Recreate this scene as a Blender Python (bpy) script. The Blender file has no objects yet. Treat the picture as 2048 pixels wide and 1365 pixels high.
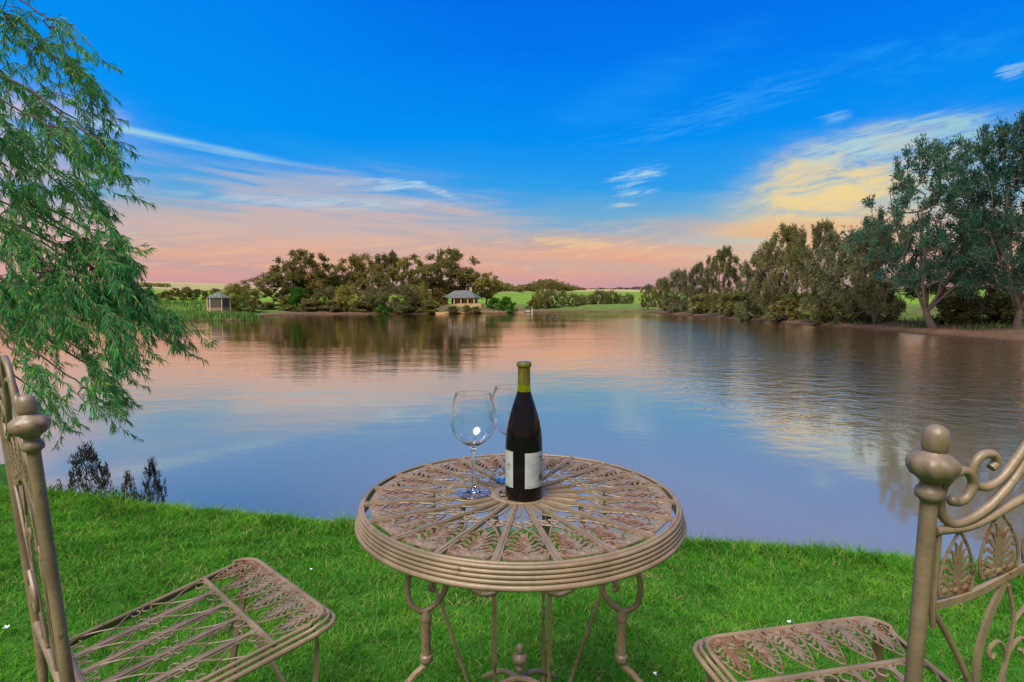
import bpy, math, random
import numpy as np
from math import sin, cos, pi, radians, sqrt, atan2
from mathutils import Vector, Matrix, Euler
random.seed(7); RNG = np.random.default_rng(7)
sc = bpy.context.scene
COL = sc.collection

# ------------------------------------------------------------------ camera
F, PIT, CH = 1138.58, .0659, 1.1474           # focal in px of a 2048 wide picture, pitch, eye height
cam_d = bpy.data.cameras.new('camera'); cam = bpy.data.objects.new('camera', cam_d); COL.objects.link(cam)
cam_d.sensor_width = 36; cam_d.lens = 36*F/2048; cam_d.clip_start = .05; cam_d.clip_end = 6000
cam.location = (0, 0, CH); cam.rotation_euler = (pi/2-PIT, 0, 0)
sc.camera = cam
def ray(px, py):
    a = (px-1024)/F; b = -(py-682.5)/F
    return Vector((a, cos(PIT)+b*sin(PIT), -sin(PIT)+b*cos(PIT)))
def at_z(px, py, z):
    r = ray(px, py); t = (z-CH)/r.z; return Vector((0, 0, CH))+r*t
def at_y(px, py, Y):
    r = ray(px, py); return Vector((0, 0, CH))+r*(Y/r.y)
def S(r, g, b):                                # sRGB 0..255 -> linear
    f = lambda c: (c/255/12.92 if c/255 <= .04045 else ((c/255+.055)/1.055)**2.4)
    return (f(r), f(g), f(b), 1)

# ------------------------------------------------------------------ node expression helper
class Nd:
    def __init__(s, tree, sock): s.t = tree; s.s = sock
    def _m(s, op, *a, clamp=False):
        n = s.t.nodes.new('ShaderNodeMath'); n.operation = op; n.use_clamp = clamp
        for i, v in enumerate((s,)+a):
            if isinstance(v, Nd): s.t.links.new(v.s, n.inputs[i])
            else: n.inputs[i].default_value = v
        return Nd(s.t, n.outputs[0])
    def __add__(s, o): return s._m('ADD', o)
    def __sub__(s, o): return s._m('SUBTRACT', o)
    def __mul__(s, o): return s._m('MULTIPLY', o)
    def __truediv__(s, o): return s._m('DIVIDE', o)
    __radd__ = __add__; __rmul__ = __mul__
    def __rsub__(s, o): return (s*-1)+o
    def pow(s, e): return s._m('POWER', e)
    def sqrt(s): return s._m('SQRT')
    def exp(s): return s._m('EXPONENT')
    def clamp(s): return s._m('ADD', 0., clamp=True)
    def atan2(s, o): return s._m('ARCTAN2', o)
    def sin(s): return s._m('SINE')
    def smooth(s, a, b):
        n = s.t.nodes.new('ShaderNodeMapRange'); n.interpolation_type = 'SMOOTHSTEP'
        s.t.links.new(s.s, n.inputs[0]); n.inputs[1].default_value = a; n.inputs[2].default_value = b
        return Nd(s.t, n.outputs[0])
def combine(t, x, y, z=0.):
    n = t.nodes.new('ShaderNodeCombineXYZ')
    for i, v in enumerate((x, y, z)):
        if isinstance(v, Nd): t.links.new(v.s, n.inputs[i])
        else: n.inputs[i].default_value = v
    return n.outputs[0]
def noise(t, vec, scale=5, detail=4, rough=.5, dist=0.):
    n = t.nodes.new('ShaderNodeTexNoise'); n.inputs['Scale'].default_value = scale
    n.inputs['Detail'].default_value = detail; n.inputs['Roughness'].default_value = rough; n.inputs['Distortion'].default_value = dist
    if vec is not None: t.links.new(vec, n.inputs['Vector'])
    return Nd(t, n.outputs[0])
def mixc(t, fac, a, b, mode='MIX'):
    n = t.nodes.new('ShaderNodeMix'); n.data_type = 'RGBA'; n.blend_type = mode
    for sock, v in ((n.inputs[0], fac), (n.inputs[6], a), (n.inputs[7], b)):
        if isinstance(v, Nd): t.links.new(v.s, sock)
        elif isinstance(v, bpy.types.NodeSocket): t.links.new(v, sock)
        else: sock.default_value = v
    return n.outputs[2]
def ramp(t, fac, stops):
    n = t.nodes.new('ShaderNodeValToRGB'); e = n.color_ramp.elements
    while len(e) < len(stops): e.new(.5)
    for i, (p, c) in enumerate(stops): e[i].position = p; e[i].color = c
    t.links.new(fac.s if isinstance(fac, Nd) else fac, n.inputs[0])
    return n.outputs[0]

# ------------------------------------------------------------------ world: evening sky
SUN_EL, SUN_AZ = radians(56), radians(206)      # azimuth clockwise from +Y: behind the camera, a little to its left
w = bpy.data.worlds.new('World'); sc.world = w; w.use_nodes = True
t = w.node_tree; t.nodes.clear()
out = t.nodes.new('ShaderNodeOutputWorld'); bg = t.nodes.new('ShaderNodeBackground'); t.links.new(bg.outputs[0], out.inputs[0])
tc = t.nodes.new('ShaderNodeTexCoord'); sp = t.nodes.new('ShaderNodeSeparateXYZ'); t.links.new(tc.outputs['Generated'], sp.inputs[0])
dx, dy, dz = (Nd(t, sp.outputs[i]) for i in range(3))
u = dx.atan2(dy); v = dz/((dx*dx+dy*dy).sqrt()+.0001)
def uv(px, py):
    r = ray(px, py); return atan2(r.x, r.y), r.z/sqrt(r.x**2+r.y**2)
streak = noise(t, combine(t, u*1.3, v*9.+u*.9, 3.1), 2.2, 5, .55, .4)
streak2 = noise(t, combine(t, u*2.2, v*26.+u*1.3, 9.), 2.0, 5, .55, .3)
puff = noise(t, combine(t, u*5.+v*3, v*16.-u*2., 1.), 2.4, 7, .62, .6)
fine = noise(t, combine(t, u*5.+v*2, v*44.-u*6, 5.), 3.0, 6, .6, 1.0)
vw = v+(streak-.5)*.075+(streak2-.5)*.02
base = ramp(t, vw/.7, [(0, S(190,146,162)), (.03/.7, S(208,155,156)), (.055/.7, S(222,164,148)), (.083/.7, S(222,172,150)),
     (.112/.7, S(190,176,174)), (.145/.7, S(112,172,210)), (.195/.7, S(48,158,232)), (.28/.7, S(0,142,242)), (.40/.7, S(0,122,238)), (.54/.7, S(0,104,228)), (1, S(0,86,208))])
col = base
col = mixc(t, (streak2.smooth(.42, .62)*(1-v.smooth(.07, .15))*.6), col, S(184,160,166))
col = mixc(t, (fine.smooth(.5, .68)*v.smooth(.03, .07)*(1-v.smooth(.09, .14))*.5), col, S(240,190,150))
# left part a lighter cyan blue, centre right deeper
lf = (u*-1.).smooth(-.1, .8)*(v.smooth(.15, .35))
col = mixc(t, lf*.5, col, S(0,158,246))
def streakmask(p1, p2, wid, along=1.15, nz=puff, lo=.25, hi=.7, amp=1.):
    (u1, v1), (u2, v2) = uv(*p1), uv(*p2); wd = wid/F
    cu, cv = (u1+u2)/2, (v1+v2)/2; L = math.hypot(u2-u1, v2-v1)/2; a = atan2(v2-v1, u2-u1)
    x = (u-cu)*cos(a)+(v-cv)*sin(a); y = (v-cv)*cos(a)-(u-cu)*sin(a)
    y = y+(streak-.5)*wd*1.2
    q = (x*x)/(L*L*along)+(y*y)/(wd*wd)
    g = (q*-1.).exp()
    return ((g*((nz-.5)*3.2+.72)).smooth(lo*.6, hi*.95)*g.smooth(.015, .35)*amp)
features = [
  # blush cloud behind the near tree
  ((-420,330),(250,330),120,streak,.0,1.1,.8,S(224,186,184)),
  ((-300,240),(210,226),34,puff,.1,1.1,.8,S(236,206,204)),
  # peach bands low over the horizon
  ((300,505),(1010,462),16,streak2,.3,.8,.5,S(236,180,152)),
  ((1010,478),(1330,500),14,fine,.35,.8,.7,S(236,196,150)),
  ((1040,520),(1700,500),34,streak2,.2,.9,.7,S(236,178,138)),
  # grey lilac veil left of the centre
  ((260,345),(960,398),44,streak2,.05,.8,.8,S(172,180,200)),
  ((150,430),(1040,440),38,streak2,.05,.8,.8,S(212,180,170)),
  ((300,388),(800,400),22,streak2,.3,1.,.45,S(190,180,190)),
  ((360,392),(900,408),13,fine,.25,.8,.6,S(190,205,218)),
  ((660,368),(860,370),13,fine,.35,.85,.8,S(176,206,226)),
  ((820,362),(930,402),9,fine,.35,.85,.6,S(176,206,226)),
  # vapour trail
  ((60,214),(590,326),8,streak2,.1,1.1,.85,S(160,208,226)),
  # little puffs
  ((1205,366),(1335,336),22,fine,.40,1.15,.85,S(178,214,232)),
  ((1220,392),(1325,378),14,fine,.40,1.1,.75,S(170,208,228)),
  ((1205,416),(1280,408),9,fine,.4,1.1,.7,S(190,205,210)),
  ((1050,260),(1560,40),60,streak,.3,1.1,.5,S(30,150,246)),
  ((1150,300),(1750,120),34,fine,.4,1.2,.4,S(70,170,244)),
  ((1600,140),(2100,60),50,puff,.3,1.2,.45,S(40,160,246)),
  # warm bank of cloud at right
  ((1330,490),(2200,330),84,streak,.05,1.1,.75,S(170,198,200)),
  ((1480,425),(2000,300),86,puff,.0,1.15,1.,S(222,212,172)),
  ((1510,430),(1860,360),78,puff,-.1,1.1,.95,S(240,212,148)),
  ((1420,490),(1850,450),52,streak2,-.1,1.1,.9,S(236,190,140)),
  ((1560,330),(1960,236),34,fine,.25,1.0,.85,S(176,210,214)),
  ((1050,470),(1420,440),16,fine,.4,1.1,.7,S(190,186,180)),
  ((900,520),(1500,540),16,streak2,.3,1.,.6,S(200,170,160)),
  ((1340,500),(1760,450),18,streak2,.3,.9,.6,S(220,176,146)),
  ((1780,250),(2000,262),24,fine,.35,.85,.75,S(150,202,214)),
  ((1625,242),(1705,230),13,fine,.4,1.15,.75,S(130,190,230)),
  ((1990,150),(2060,128),14,fine,.42,.8,.6,S(150,200,232)),
]
for p1, p2, wd, nz, lo, hi, amp, c in features:
    col = mixc(t, streakmask(p1, p2, wd, nz=nz, lo=lo, hi=hi, amp=amp), col, c)
# the sky behind the camera: unseen warm grey added to take the blue off bottle and iron
col = mixc(t, (dy*-1.).smooth(-.05, .55)*.8, col, S(176,152,134))
# a touch of the physical sky on top
sky = t.nodes.new('ShaderNodeTexSky'); sky.sky_type = 'NISHITA'; sky.sun_disc = False
sky.sun_elevation = SUN_EL; sky.sun_rotation = SUN_AZ
col = mixc(t, 1., col, mixc(t, 1., sky.outputs[0], (.0006, .0006, .0006, 1), 'MULTIPLY'), 'ADD')
t.links.new(col, bg.inputs[0]); bg.inputs[1].default_value = .76

# ------------------------------------------------------------------ sun lamp, wide and soft, added behind the camera to lift the ground
sd_ = bpy.data.lights.new('sun', 'SUN'); sun = bpy.data.objects.new('sun', sd_); COL.objects.link(sun)
sd_.energy = 5.0; sd_.angle = radians(36); sd_.color = (1, .93, .84)
d = Vector((sin(SUN_AZ)*cos(SUN_EL), cos(SUN_AZ)*cos(SUN_EL), sin(SUN_EL)))
sun.rotation_euler = d.to_track_quat('Z', 'Y').to_euler()
sc.view_settings.view_transform = 'Standard'; sc.view_settings.look = 'None'
sc.view_settings.exposure = .4; sc.view_settings.gamma = 1
sc.cycles.max_bounces = 10; sc.cycles.transmission_bounces = 10; sc.cycles.transparent_max_bounces = 8

# ------------------------------------------------------------------ materials
def mat(name, color, rough=.6, metal=0., nscale=0, ncol=None, nrange=(.4,.6), bump=0., bscale=30, spec=.5, **kw):
    m = bpy.data.materials.new(name); m.use_nodes = True; t = m.node_tree
    b = t.nodes['Principled BSDF']; b.inputs['Base Color'].default_value = color
    b.inputs['Roughness'].default_value = rough; b.inputs['Metallic'].default_value = metal
    b.inputs['Specular IOR Level'].default_value = spec
    for k, vv in kw.items(): b.inputs[k.replace('_', ' ')].default_value = vv
    tc = t.nodes.new('ShaderNodeTexCoord')
    if nscale:
        n = noise(t, tc.outputs['Object'], nscale, 6, .6)
        t.links.new(mixc(t, n.smooth(*nrange), color, ncol), b.inputs['Base Color'])
    if bump:
        bn = t.nodes.new('ShaderNodeBump'); bn.inputs['Strength'].default_value = bump; bn.inputs['Distance'].default_value = .01
        t.links.new(noise(t, tc.outputs['Object'], bscale, 4).s, bn.inputs['Height']); t.links.new(bn.outputs[0], b.inputs['Normal'])
    return m
def iron(name, rust):
    m = bpy.data.materials.new(name); m.use_nodes = True; t = m.node_tree; b = t.nodes['Principled BSDF']
    g = t.nodes.new('ShaderNodeNewGeometry'); tc = t.nodes.new('ShaderNodeTexCoord')
    n1 = noise(t, tc.outputs['Object'], 9, 6, .65); n2 = noise(t, tc.outputs['Object'], 55, 6, .7); n3 = noise(t, tc.outputs['Object'], 140, 3, .6)
    c = mixc(t, n1.smooth(.35, .65), S(106,91,71), S(131,113,89))
    c = mixc(t, (n1*.5+n2*.5).smooth(.44, .36)*.5, c, S(96,78,58))
    c = mixc(t, n2.smooth(.60, .74)*.75, c, S(84,60,43))
    m1 = (n2*.55+n1*.45).smooth(rust, rust+.06)
    c = mixc(t, m1*.85, c, S(98,60,34)); c = mixc(t, (n3*.5+n2*.5).smooth(rust+.09, rust+.13)*.8, c, S(52,30,20))
    t.links.new(c, b.inputs['Base Color']); t.links.new((m1*.35+.42).s, b.inputs['Roughness'])
    bn = t.nodes.new('ShaderNodeBump'); bn.inputs['Strength'].default_value = .35; bn.inputs['Distance'].default_value = .003
    t.links.new((n2+n3*.3).s, bn.inputs['Height']); t.links.new(bn.outputs[0], b.inputs['Normal'])
    return m
IRON = iron('painted_iron', .595); RUSTY = iron('rusty_painted_iron', .495); IRON_LEG = iron('worn_painted_iron', .575)
def leaf(name, c1, c2, c3=None, trans=.35, nscale=.35, patchy=None):
    m = bpy.data.materials.new(name); m.use_nodes = True; t = m.node_tree; t.nodes.clear()
    o = t.nodes.new('ShaderNodeOutputMaterial'); df = t.nodes.new('ShaderNodeBsdfDiffuse'); tr = t.nodes.new('ShaderNodeBsdfTranslucent'); mx = t.nodes.new('ShaderNodeMixShader')
    g = t.nodes.new('ShaderNodeNewGeometry'); oi = t.nodes.new('ShaderNodeObjectInfo'); rnd = Nd(t, g.outputs['Random Per Island'])
    n = noise(t, g.outputs['Position'], nscale, 3, .5)
    c = mixc(t, (rnd*.55+(n.smooth(.35, .65))*.6-.08).clamp(), c1, c2)
    if c3: c = mixc(t, (rnd*7.3).sin().smooth(.55, 1.)*.8, c, c3)
    if patchy:
        pn = noise(t, g.outputs['Position'], 1.9, 5, .62, .4); c = mixc(t, pn.smooth(.50, .66)*.65, c, patchy)
        c = mixc(t, noise(t, g.outputs['Position'], 7., 4, .6).smooth(.54, .68)*.55, c, (.012,.09,.010,1))
    c = mixc(t, 1., c, ramp(t, oi.outputs['Random'], [(0, (.8,.8,.8,1)), (.5, (1,1,1,1)), (1, (1.15,1.05,.9,1))]), 'MULTIPLY')
    t.links.new(c, df.inputs[0]); t.links.new(c, tr.inputs[0]); mx.inputs[0].default_value = trans
    t.links.new(df.outputs[0], mx.inputs[1]); t.links.new(tr.outputs[0], mx.inputs[2]); t.links.new(mx.outputs[0], o.inputs[0])
    return m
GRASS = leaf('lawn_blades', (.016,.135,.008,1), (.10,.35,.025,1), (.32,.36,.11,1), .45, 3.4, (.20,.42,.04,1))
REED = leaf('reed_blades', (.05,.16,.02,1), (.14,.30,.05,1), (.3,.26,.12,1), .35, .2)
L_NEAR = leaf('peppermint_leaves', (.016,.16,.075,1), (.09,.32,.085,1), (.26,.40,.09,1), .5, 1.6)
L_TEAL = leaf('sheoak_teal_leaves', (.018,.085,.065,1), (.06,.15,.09,1), (.17,.17,.085,1), .4, .3)
L_OLIVE = leaf('sheoak_olive_leaves', (.08,.088,.032,1), (.21,.20,.075,1), (.24,.24,.09,1), .4, .3)
L_GREY = leaf('sheoak_grey_leaves', (.065,.085,.042,1), (.17,.19,.09,1), (.25,.20,.11,1), .4, .3)
L_EUC = leaf('gum_leaves', (.085,.095,.028,1), (.22,.20,.06,1), (.28,.20,.08,1), .4, .2)
L_LIGHT = leaf('light_olive_leaves', (.12,.13,.03,1), (.28,.26,.06,1), (.30,.22,.09,1), .4, .2)
L_DARK = leaf('dark_green_leaves', (.04,.06,.024,1), (.10,.12,.04,1), (.16,.12,.06,1), .4, .2)
L_BRIGHT = leaf('bright_green_leaves', (.03,.11,.012,1), (.09,.22,.03,1), None, .35, .4)
L_RUST = leaf('rusty_brown_leaves', (.10,.065,.02,1), (.22,.14,.04,1), None, .35, .4)
L_BLACK = leaf('dark_bank_leaves', (.035,.035,.022,1), (.08,.075,.05,1), (.15,.10,.075,1), .3, 2.)
BARK = mat('grey_brown_bark', (.07,.052,.038,1), .9, nscale=3, ncol=(.15,.115,.088,1), bump=.5, bscale=12)
PALEBARK = mat('pale_gum_bark', (.30,.24,.17,1), .85, nscale=2, ncol=(.17,.12,.08,1))
DARKBARK = mat('dark_twig_bark', (.035,.025,.018,1), .9, nscale=8, ncol=(.08,.055,.04,1))

# ------------------------------------------------------------------ mesh builder
def frame_for(d, ref=None):
    d = d.normalized(); r = ref if ref is not None else (Vector((0,0,1)) if abs(d.z) < .9 else Vector((1,0,0)))
    a = d.cross(r)
    if a.length < 1e-6: a = d.cross(Vector((1,.3,.2)))
    a.normalize(); return a, a.cross(d).normalized()
def spline(pts, n=6):
    P = [Vector(p) for p in pts]
    if len(P) < 3: return P
    Q = [P[0]*2-P[1]]+P+[P[-1]*2-P[-2]]; o = []
    for i in range(1, len(Q)-2):
        a, b, c, d_ = Q[i-1:i+3]
        for k in range(n):
            s = k/n
            o.append(.5*((2*b)+(c-a)*s+(2*a-5*b+4*c-d_)*s*s+(3*b-a-3*c+d_)*s**3))
    o.append(P[-1]); return o
class MB:
    def __init__(s): s.v = []; s.f = []
    def add(s, vs, fs):
        n = len(s.v); s.v += [tuple(p) for p in vs]; s.f += [tuple(i+n for i in f) for f in fs]
    def tube(s, pts, r, seg=8, closed=False, cap=True):
        P = [Vector(p) for p in pts]; n = len(P); R = r if hasattr(r, '__len__') else [r]*n
        vs = []; a = None
        for i in range(n):
            if closed: d = P[(i+1) % n]-P[i-1]
            else: d = P[min(i+1, n-1)]-P[max(i-1, 0)]
            if d.length < 1e-9: d = Vector((0,0,1))
            d.normalize()
            if a is None: a, b = frame_for(d)
            else:
                a = a-d*a.dot(d)
                if a.length < 1e-6: a, b = frame_for(d)
                a.normalize(); b = a.cross(d)
            for k in range(seg):
                th = 2*pi*k/seg; vs.append(P[i]+(a*cos(th)+b*sin(th))*R[i])
        fs = []
        for i in range(n if closed else n-1):
            j = (i+1) % n
            for k in range(seg): fs.append((i*seg+k, i*seg+(k+1) % seg, j*seg+(k+1) % seg, j*seg+k))
        if cap and not closed: fs.append(tuple(range(seg))[::-1]); fs.append(tuple((n-1)*seg+k for k in range(seg)))
        s.add(vs, fs)
    def strip(s, pts, nrm, wd, th):                      # rectangular bar: width in the plane, thickness along nrm
        P = [Vector(p) for p in pts]; n = len(P); W = wd if hasattr(wd, '__len__') else [wd]*n
        vs = []
        for i in range(n):
            d = (P[min(i+1, n-1)]-P[max(i-1, 0)]).normalized(); N = nrm[i] if isinstance(nrm, list) else nrm
            a = d.cross(N).normalized(); h = th/2
            vs += [P[i]+a*W[i]/2+N*h, P[i]-a*W[i]/2+N*h, P[i]-a*W[i]/2-N*h, P[i]+a*W[i]/2-N*h]
        fs = [(3,2,1,0), tuple((n-1)*4+k for k in range(4))]
        for i in range(n-1):
            for k in range(4): fs.append((i*4+k, i*4+(k+1) % 4, i*4+4+(k+1) % 4, i*4+4+k))
        s.add(vs, fs)
    def box(s, c, h, rot=0):
        x, y, z = h; vs = []; c = Vector(c)
        for a, b, e in ((-1,-1,-1),(1,-1,-1),(1,1,-1),(-1,1,-1),(-1,-1,1),(1,-1,1),(1,1,1),(-1,1,1)):
            X, Y = a*x, b*y; vs.append(c+Vector((X*cos(rot)-Y*sin(rot), X*sin(rot)+Y*cos(rot), e*z)))
        s.add(vs, [(3,2,1,0),(4,5,6,7),(0,1,5,4),(1,2,6,5),(2,3,7,6),(3,0,4,7)])
    def lathe(s, prof, seg=32, o=(0,0,0), axis=None, a0=0., a1=2*pi, caps=True, mod=None):
        o = Vector(o); ax = (axis or Vector((0,0,1))).normalized(); A, B = frame_for(ax); A = Vector((1,0,0)) if axis is None else A; B = ax.cross(A)
        full = abs(a1-a0-2*pi) < 1e-6; m = seg if full else seg+1; vs = []
        for (r, z) in prof:
            for k in range(m):
                th = a0+(a1-a0)*k/seg; rr = r*(mod(th, z) if mod else 1)
                vs.append(o+ax*z+(A*cos(th)+B*sin(th))*rr)
        fs = []
        for i in range(len(prof)-1):
            for k in range(seg):
                k2 = (k+1) % m; fs.append((i*m+k, i*m+k2, (i+1)*m+k2, (i+1)*m+k))
        if full and caps:
            if prof[0][0] > 1e-5: fs.append(tuple(range(m))[::-1])
            if prof[-1][0] > 1e-5: fs.append(tuple((len(prof)-1)*m+k for k in range(m)))
        s.add(vs, fs)
    def blob(s, c, r, n=None, seg=8, rings=5, flat=1., jit=0.):
        c = Vector(c); N = (n or Vector((0,0,1))).normalized(); A, B = frame_for(N); vs = []; fs = []
        for i in range(rings+1):
            ph = pi*i/rings
            for k in range(seg):
                th = 2*pi*k/seg; q = r*(1+jit*random.uniform(-1, 1))
                vs.append(c+(A*cos(th)+B*sin(th))*sin(ph)*q+N*cos(ph)*r*flat)
        for i in range(rings):
            for k in range(seg): fs.append((i*seg+k, (i+1)*seg+k, (i+1)*seg+(k+1) % seg, i*seg+(k+1) % seg))
        s.add(vs, fs)
    def build(s, name, m, parent=None, smooth=True, weld=False):
        me = bpy.data.meshes.new(name); me.from_pydata(s.v, [], s.f); me.materials.append(m)
        if weld:
            import bmesh
            b = bmesh.new(); b.from_mesh(me); bmesh.ops.remove_doubles(b, verts=b.verts, dist=1e-5); bmesh.ops.recalc_face_normals(b, faces=b.faces); b.to_mesh(me); b.free()
        if smooth:
            me.shade_smooth()
            me.set_sharp_from_angle(angle=radians(40))
        o = bpy.data.objects.new(name, me); COL.objects.link(o)
        if parent: o.parent = parent
        return o
def np_mesh(name, V, Fq, m, parent=None):                # V (n,3), Fq (k,3|4) numpy
    me = bpy.data.meshes.new(name); k, c = Fq.shape
    me.vertices.add(len(V)); me.vertices.foreach_set('co', V.astype(np.float32).ravel())
    me.loops.add(k*c); me.loops.foreach_set('vertex_index', Fq.astype(np.int32).ravel())
    me.polygons.add(k); me.polygons.foreach_set('loop_start', np.arange(0, k*c, c, dtype=np.int32))
    me.update(calc_edges=True); me.materials.append(m)
    o = bpy.data.objects.new(name, me); COL.objects.link(o)
    if parent: o.parent = parent
    return o
def tag(o, label=None, cat=None, group=None, kind=None):
    if label: o['label'] = label
    if cat: o['category'] = cat
    if group: o['group'] = group
    if kind: o['kind'] = kind
    return o
def thing(name, label, cat, loc=(0,0,0), rz=0., group=None):
    o = bpy.data.objects.new(name, None); COL.objects.link(o); o.location = loc; o.rotation_euler = (0,0,rz); o.empty_display_size = .1
    return tag(o, label, cat, group)
def dup_part(src, parent, M=None):
    c = src.copy(); COL.objects.link(c); c.parent = parent
    if M is not None: c.matrix_local = M
    return c

# ================================================================== THE SETTING
ZW = -1.05
def smooth(x, a, b): q = np.clip((x-a)/(b-a), 0, 1); return q*q*(3-2*q)
edge_px = [(-120,950),(0,958),(200,976),(400,1000),(700,1026),(1040,1046),(1376,1060),(1600,1071),(1836,1090),(2048,1108)]
edge = [at_z(x, y-4, -.02) for x, y in edge_px]
near = [(-120,62),(-60,34),(-25,15),(-12,8.4),(-7,6.2)]+[(p.x, p.y) for p in edge]+[(5,2.2),(10,1.2),(20,-4),(29,-14)]
near = [(x, y+1.25) for x, y in near]
far_px = [(2300,706),(2048,686),(1900,673),(1700,657.5),(1600,650),(1500,641),(1400,633.5),(1330,628.5),(1290,624.6),(1180,624.2),(1060,625.5),(1000,627),(900,628),(760,628.8),(620,630),(540,632),(515,633.5),(505,637),(490,641),(440,642),(380,641),(350,638),(355,632.5),(300,631),(200,632),(100,633),(0,634.5)]
far = [at_z(x, y, ZW) for x, y in far_px]
lake = near+[(31,10)]+[(p.x, p.y) for p in far]+[(-130,104)]
LP = np.array(lake)
def sdist(X, Y):
    sh = X.shape; p = np.stack([X.ravel(), Y.ravel()], 1); best = np.full(len(p), 1e9); inside = np.zeros(len(p), bool)
    A = LP; B = np.roll(LP, -1, 0)
    for a, b in zip(A, B):
        e = b-a; w_ = p-a; tt = np.clip((w_@e)/(e@e), 0, 1); dd = w_-tt[:,None]*e; best = np.minimum(best, (dd**2).sum(1))
        c1 = (a[1] > p[:,1]) != (b[1] > p[:,1])
        with np.errstate(divide='ignore', invalid='ignore'): xx = (b[0]-a[0])*(p[:,1]-a[1])/(b[1]-a[1])+a[0]
        inside ^= c1 & (p[:,0] < xx)
    dd = np.sqrt(best); dd[inside] *= -1
    return dd.reshape(sh)
def hashn(X, Y, s, k=0.):                                # cheap smooth noise
    return (np.sin(X*s*1.3+Y*s*.7+k)+np.sin(X*s*.6-Y*s*1.7+k*2.1+1.3)+np.sin(X*s*2.3+Y*s*2.1+k*.7+4.))/3
def terrain(X, Y):
    X = np.asarray(X, float); Y = np.asarray(Y, float); sd = sdist(X, Y)
    nearw = 1-smooth(Y-np.abs(X)*.15, 8, 16)
    # near lawn: steep hidden bank then flat grass
    zn = ZW+ .93*smooth(sd, -.25, 1.3)+ .12*smooth(sd, 1.2, 3.2)+hashn(X, Y, 1.9)*.012*smooth(sd, 1, 2)
    # far shores
    right = smooth(X, 20, 28)*(1-smooth(Y, 130, 170))
    zl = ZW+.22*smooth(sd, -.1, .5)+1.75*smooth(sd, .3, 24)+.12*hashn(X, Y, .35)*smooth(sd, .5, 4)
    zr = ZW+.34*smooth(sd, -.1, .7)+.35*smooth(sd, .6, 5)+.9*smooth(sd, 6, 26)+.1*hashn(X, Y, .6)*smooth(sd, .3, 3)
    zf = zl*(1-right)+zr*right
    dd = np.sqrt(X*X+Y*Y); az = np.arctan2(X, np.maximum(Y, 1))
    ridge = 13+4.5*smooth(-az, .25, .5)+2.0*np.sin(az*9+.5)
    zf = zf+np.where(Y > 0, 1, .3)*(ridge*.5*smooth(dd, 165, 400)+ridge*.5*smooth(dd, 360, 620))*smooth(sd, 5, 60)-8*smooth(dd, 650, 1500)
    z = zn*nearw+zf*(1-nearw)
    deep = ZW-.25-.6*smooth(-sd, 0, 3)
    return np.where(sd < -.25, np.minimum(z, deep+(z-ZW)*0), z)
def tz(x, y): return float(terrain(np.array([x]), np.array([y]))[0])

angs = np.concatenate([np.linspace(-56, 56, 620), np.linspace(56, 304, 110)[1:-1]])
angs = np.radians(angs); nA = len(angs)
rad = np.concatenate([[.02], np.geomspace(.4, 4200, 860)]); nR = len(rad)
RR, AA = np.meshgrid(rad, angs, indexing='ij')
TX, TY = RR*np.sin(AA), RR*np.cos(AA)
TZ = terrain(TX, TY)
Vt = np.stack([TX.ravel(), TY.ravel(), TZ.ravel()], 1)
i0 = (np.arange(nR-1)[:,None]*nA+np.arange(nA)[None,:]).ravel(); i1 = (np.arange(nR-1)[:,None]*nA+(np.arange(nA)[None,:]+1) % nA).ravel()
Ft = np.stack([i0, i1, i1+nA, i0+nA], 1)
# land cover zones as a colour attribute (what grows there, not light)
sdv = sdist(TX, TY).ravel(); X_, Y_ = Vt[:,0], Vt[:,1]; D_ = np.hypot(X_, Y_); az_ = np.arctan2(X_, np.maximum(Y_, 1))
def lerp(a, b, k): return a*(1-k[:,None])+b*k[:,None]
c = np.tile(np.array([.035,.12,.012]), (len(Vt), 1))                                     # lawn
farw = smooth(Y_, 8, 14)
nz1 = hashn(X_, Y_, .16)*.5+.5; nz2 = hashn(X_, Y_, .8, 3)*.5+.5
dirt = np.array([.115,.068,.045]); dry = np.array([.10,.10,.035]); green = np.array([.10,.17,.03]); vine = np.array([.15,.25,.025]); tan = np.array([.36,.30,.14])
fc = lerp(np.tile(dirt, (len(Vt),1)), np.tile(dry, (len(Vt),1)), smooth(sdv, 2.5, 10)*smooth(nz1+nz2*.4, .3, .8))
leftw = smooth(-X_, 42, 50)
fc = lerp(fc, np.tile(green, (len(Vt),1)), np.maximum(leftw*smooth(sdv, .5, 1.5), smooth(D_, 140, 165)*.8))
fc = lerp(fc, np.tile(green*.9, (len(Vt),1)), smooth(X_, 25, 30)*smooth(sdv, 3, 7)*smooth(nz2, .35, .6)*(1-smooth(D_, 140, 165)))
fc = lerp(fc, np.tile(vine, (len(Vt),1)), smooth(D_, 175, 205)*(1-smooth(D_, 430, 470)))
fc = lerp(fc, np.tile(tan, (len(Vt),1)), smooth(D_, 430, 470))
fc = lerp(fc, np.tile(tan, (len(Vt),1)), smooth(D_, 285, 340)*smooth(-az_, .25, .4))
fc = lerp(fc, np.tile(np.array([.03,.022,.016]), (len(Vt),1)), 1-smooth(sdv, -.1, .35))
c = lerp(c, fc, farw)
m = bpy.data.materials.new('ground_cover'); m.use_nodes = True; t = m.node_tree; b = t.nodes['Principled BSDF']; b.inputs['Roughness'].default_value = .95; b.inputs['Specular IOR Level'].default_value = .1
at = t.nodes.new('ShaderNodeAttribute'); at.attribute_name = 'cover'; g = t.nodes.new('ShaderNodeNewGeometry')
sp = t.nodes.new('ShaderNodeSeparateXYZ'); t.links.new(g.outputs['Position'], sp.inputs[0]); gx, gy = Nd(t, sp.outputs[0]), Nd(t, sp.outputs[1])
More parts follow.
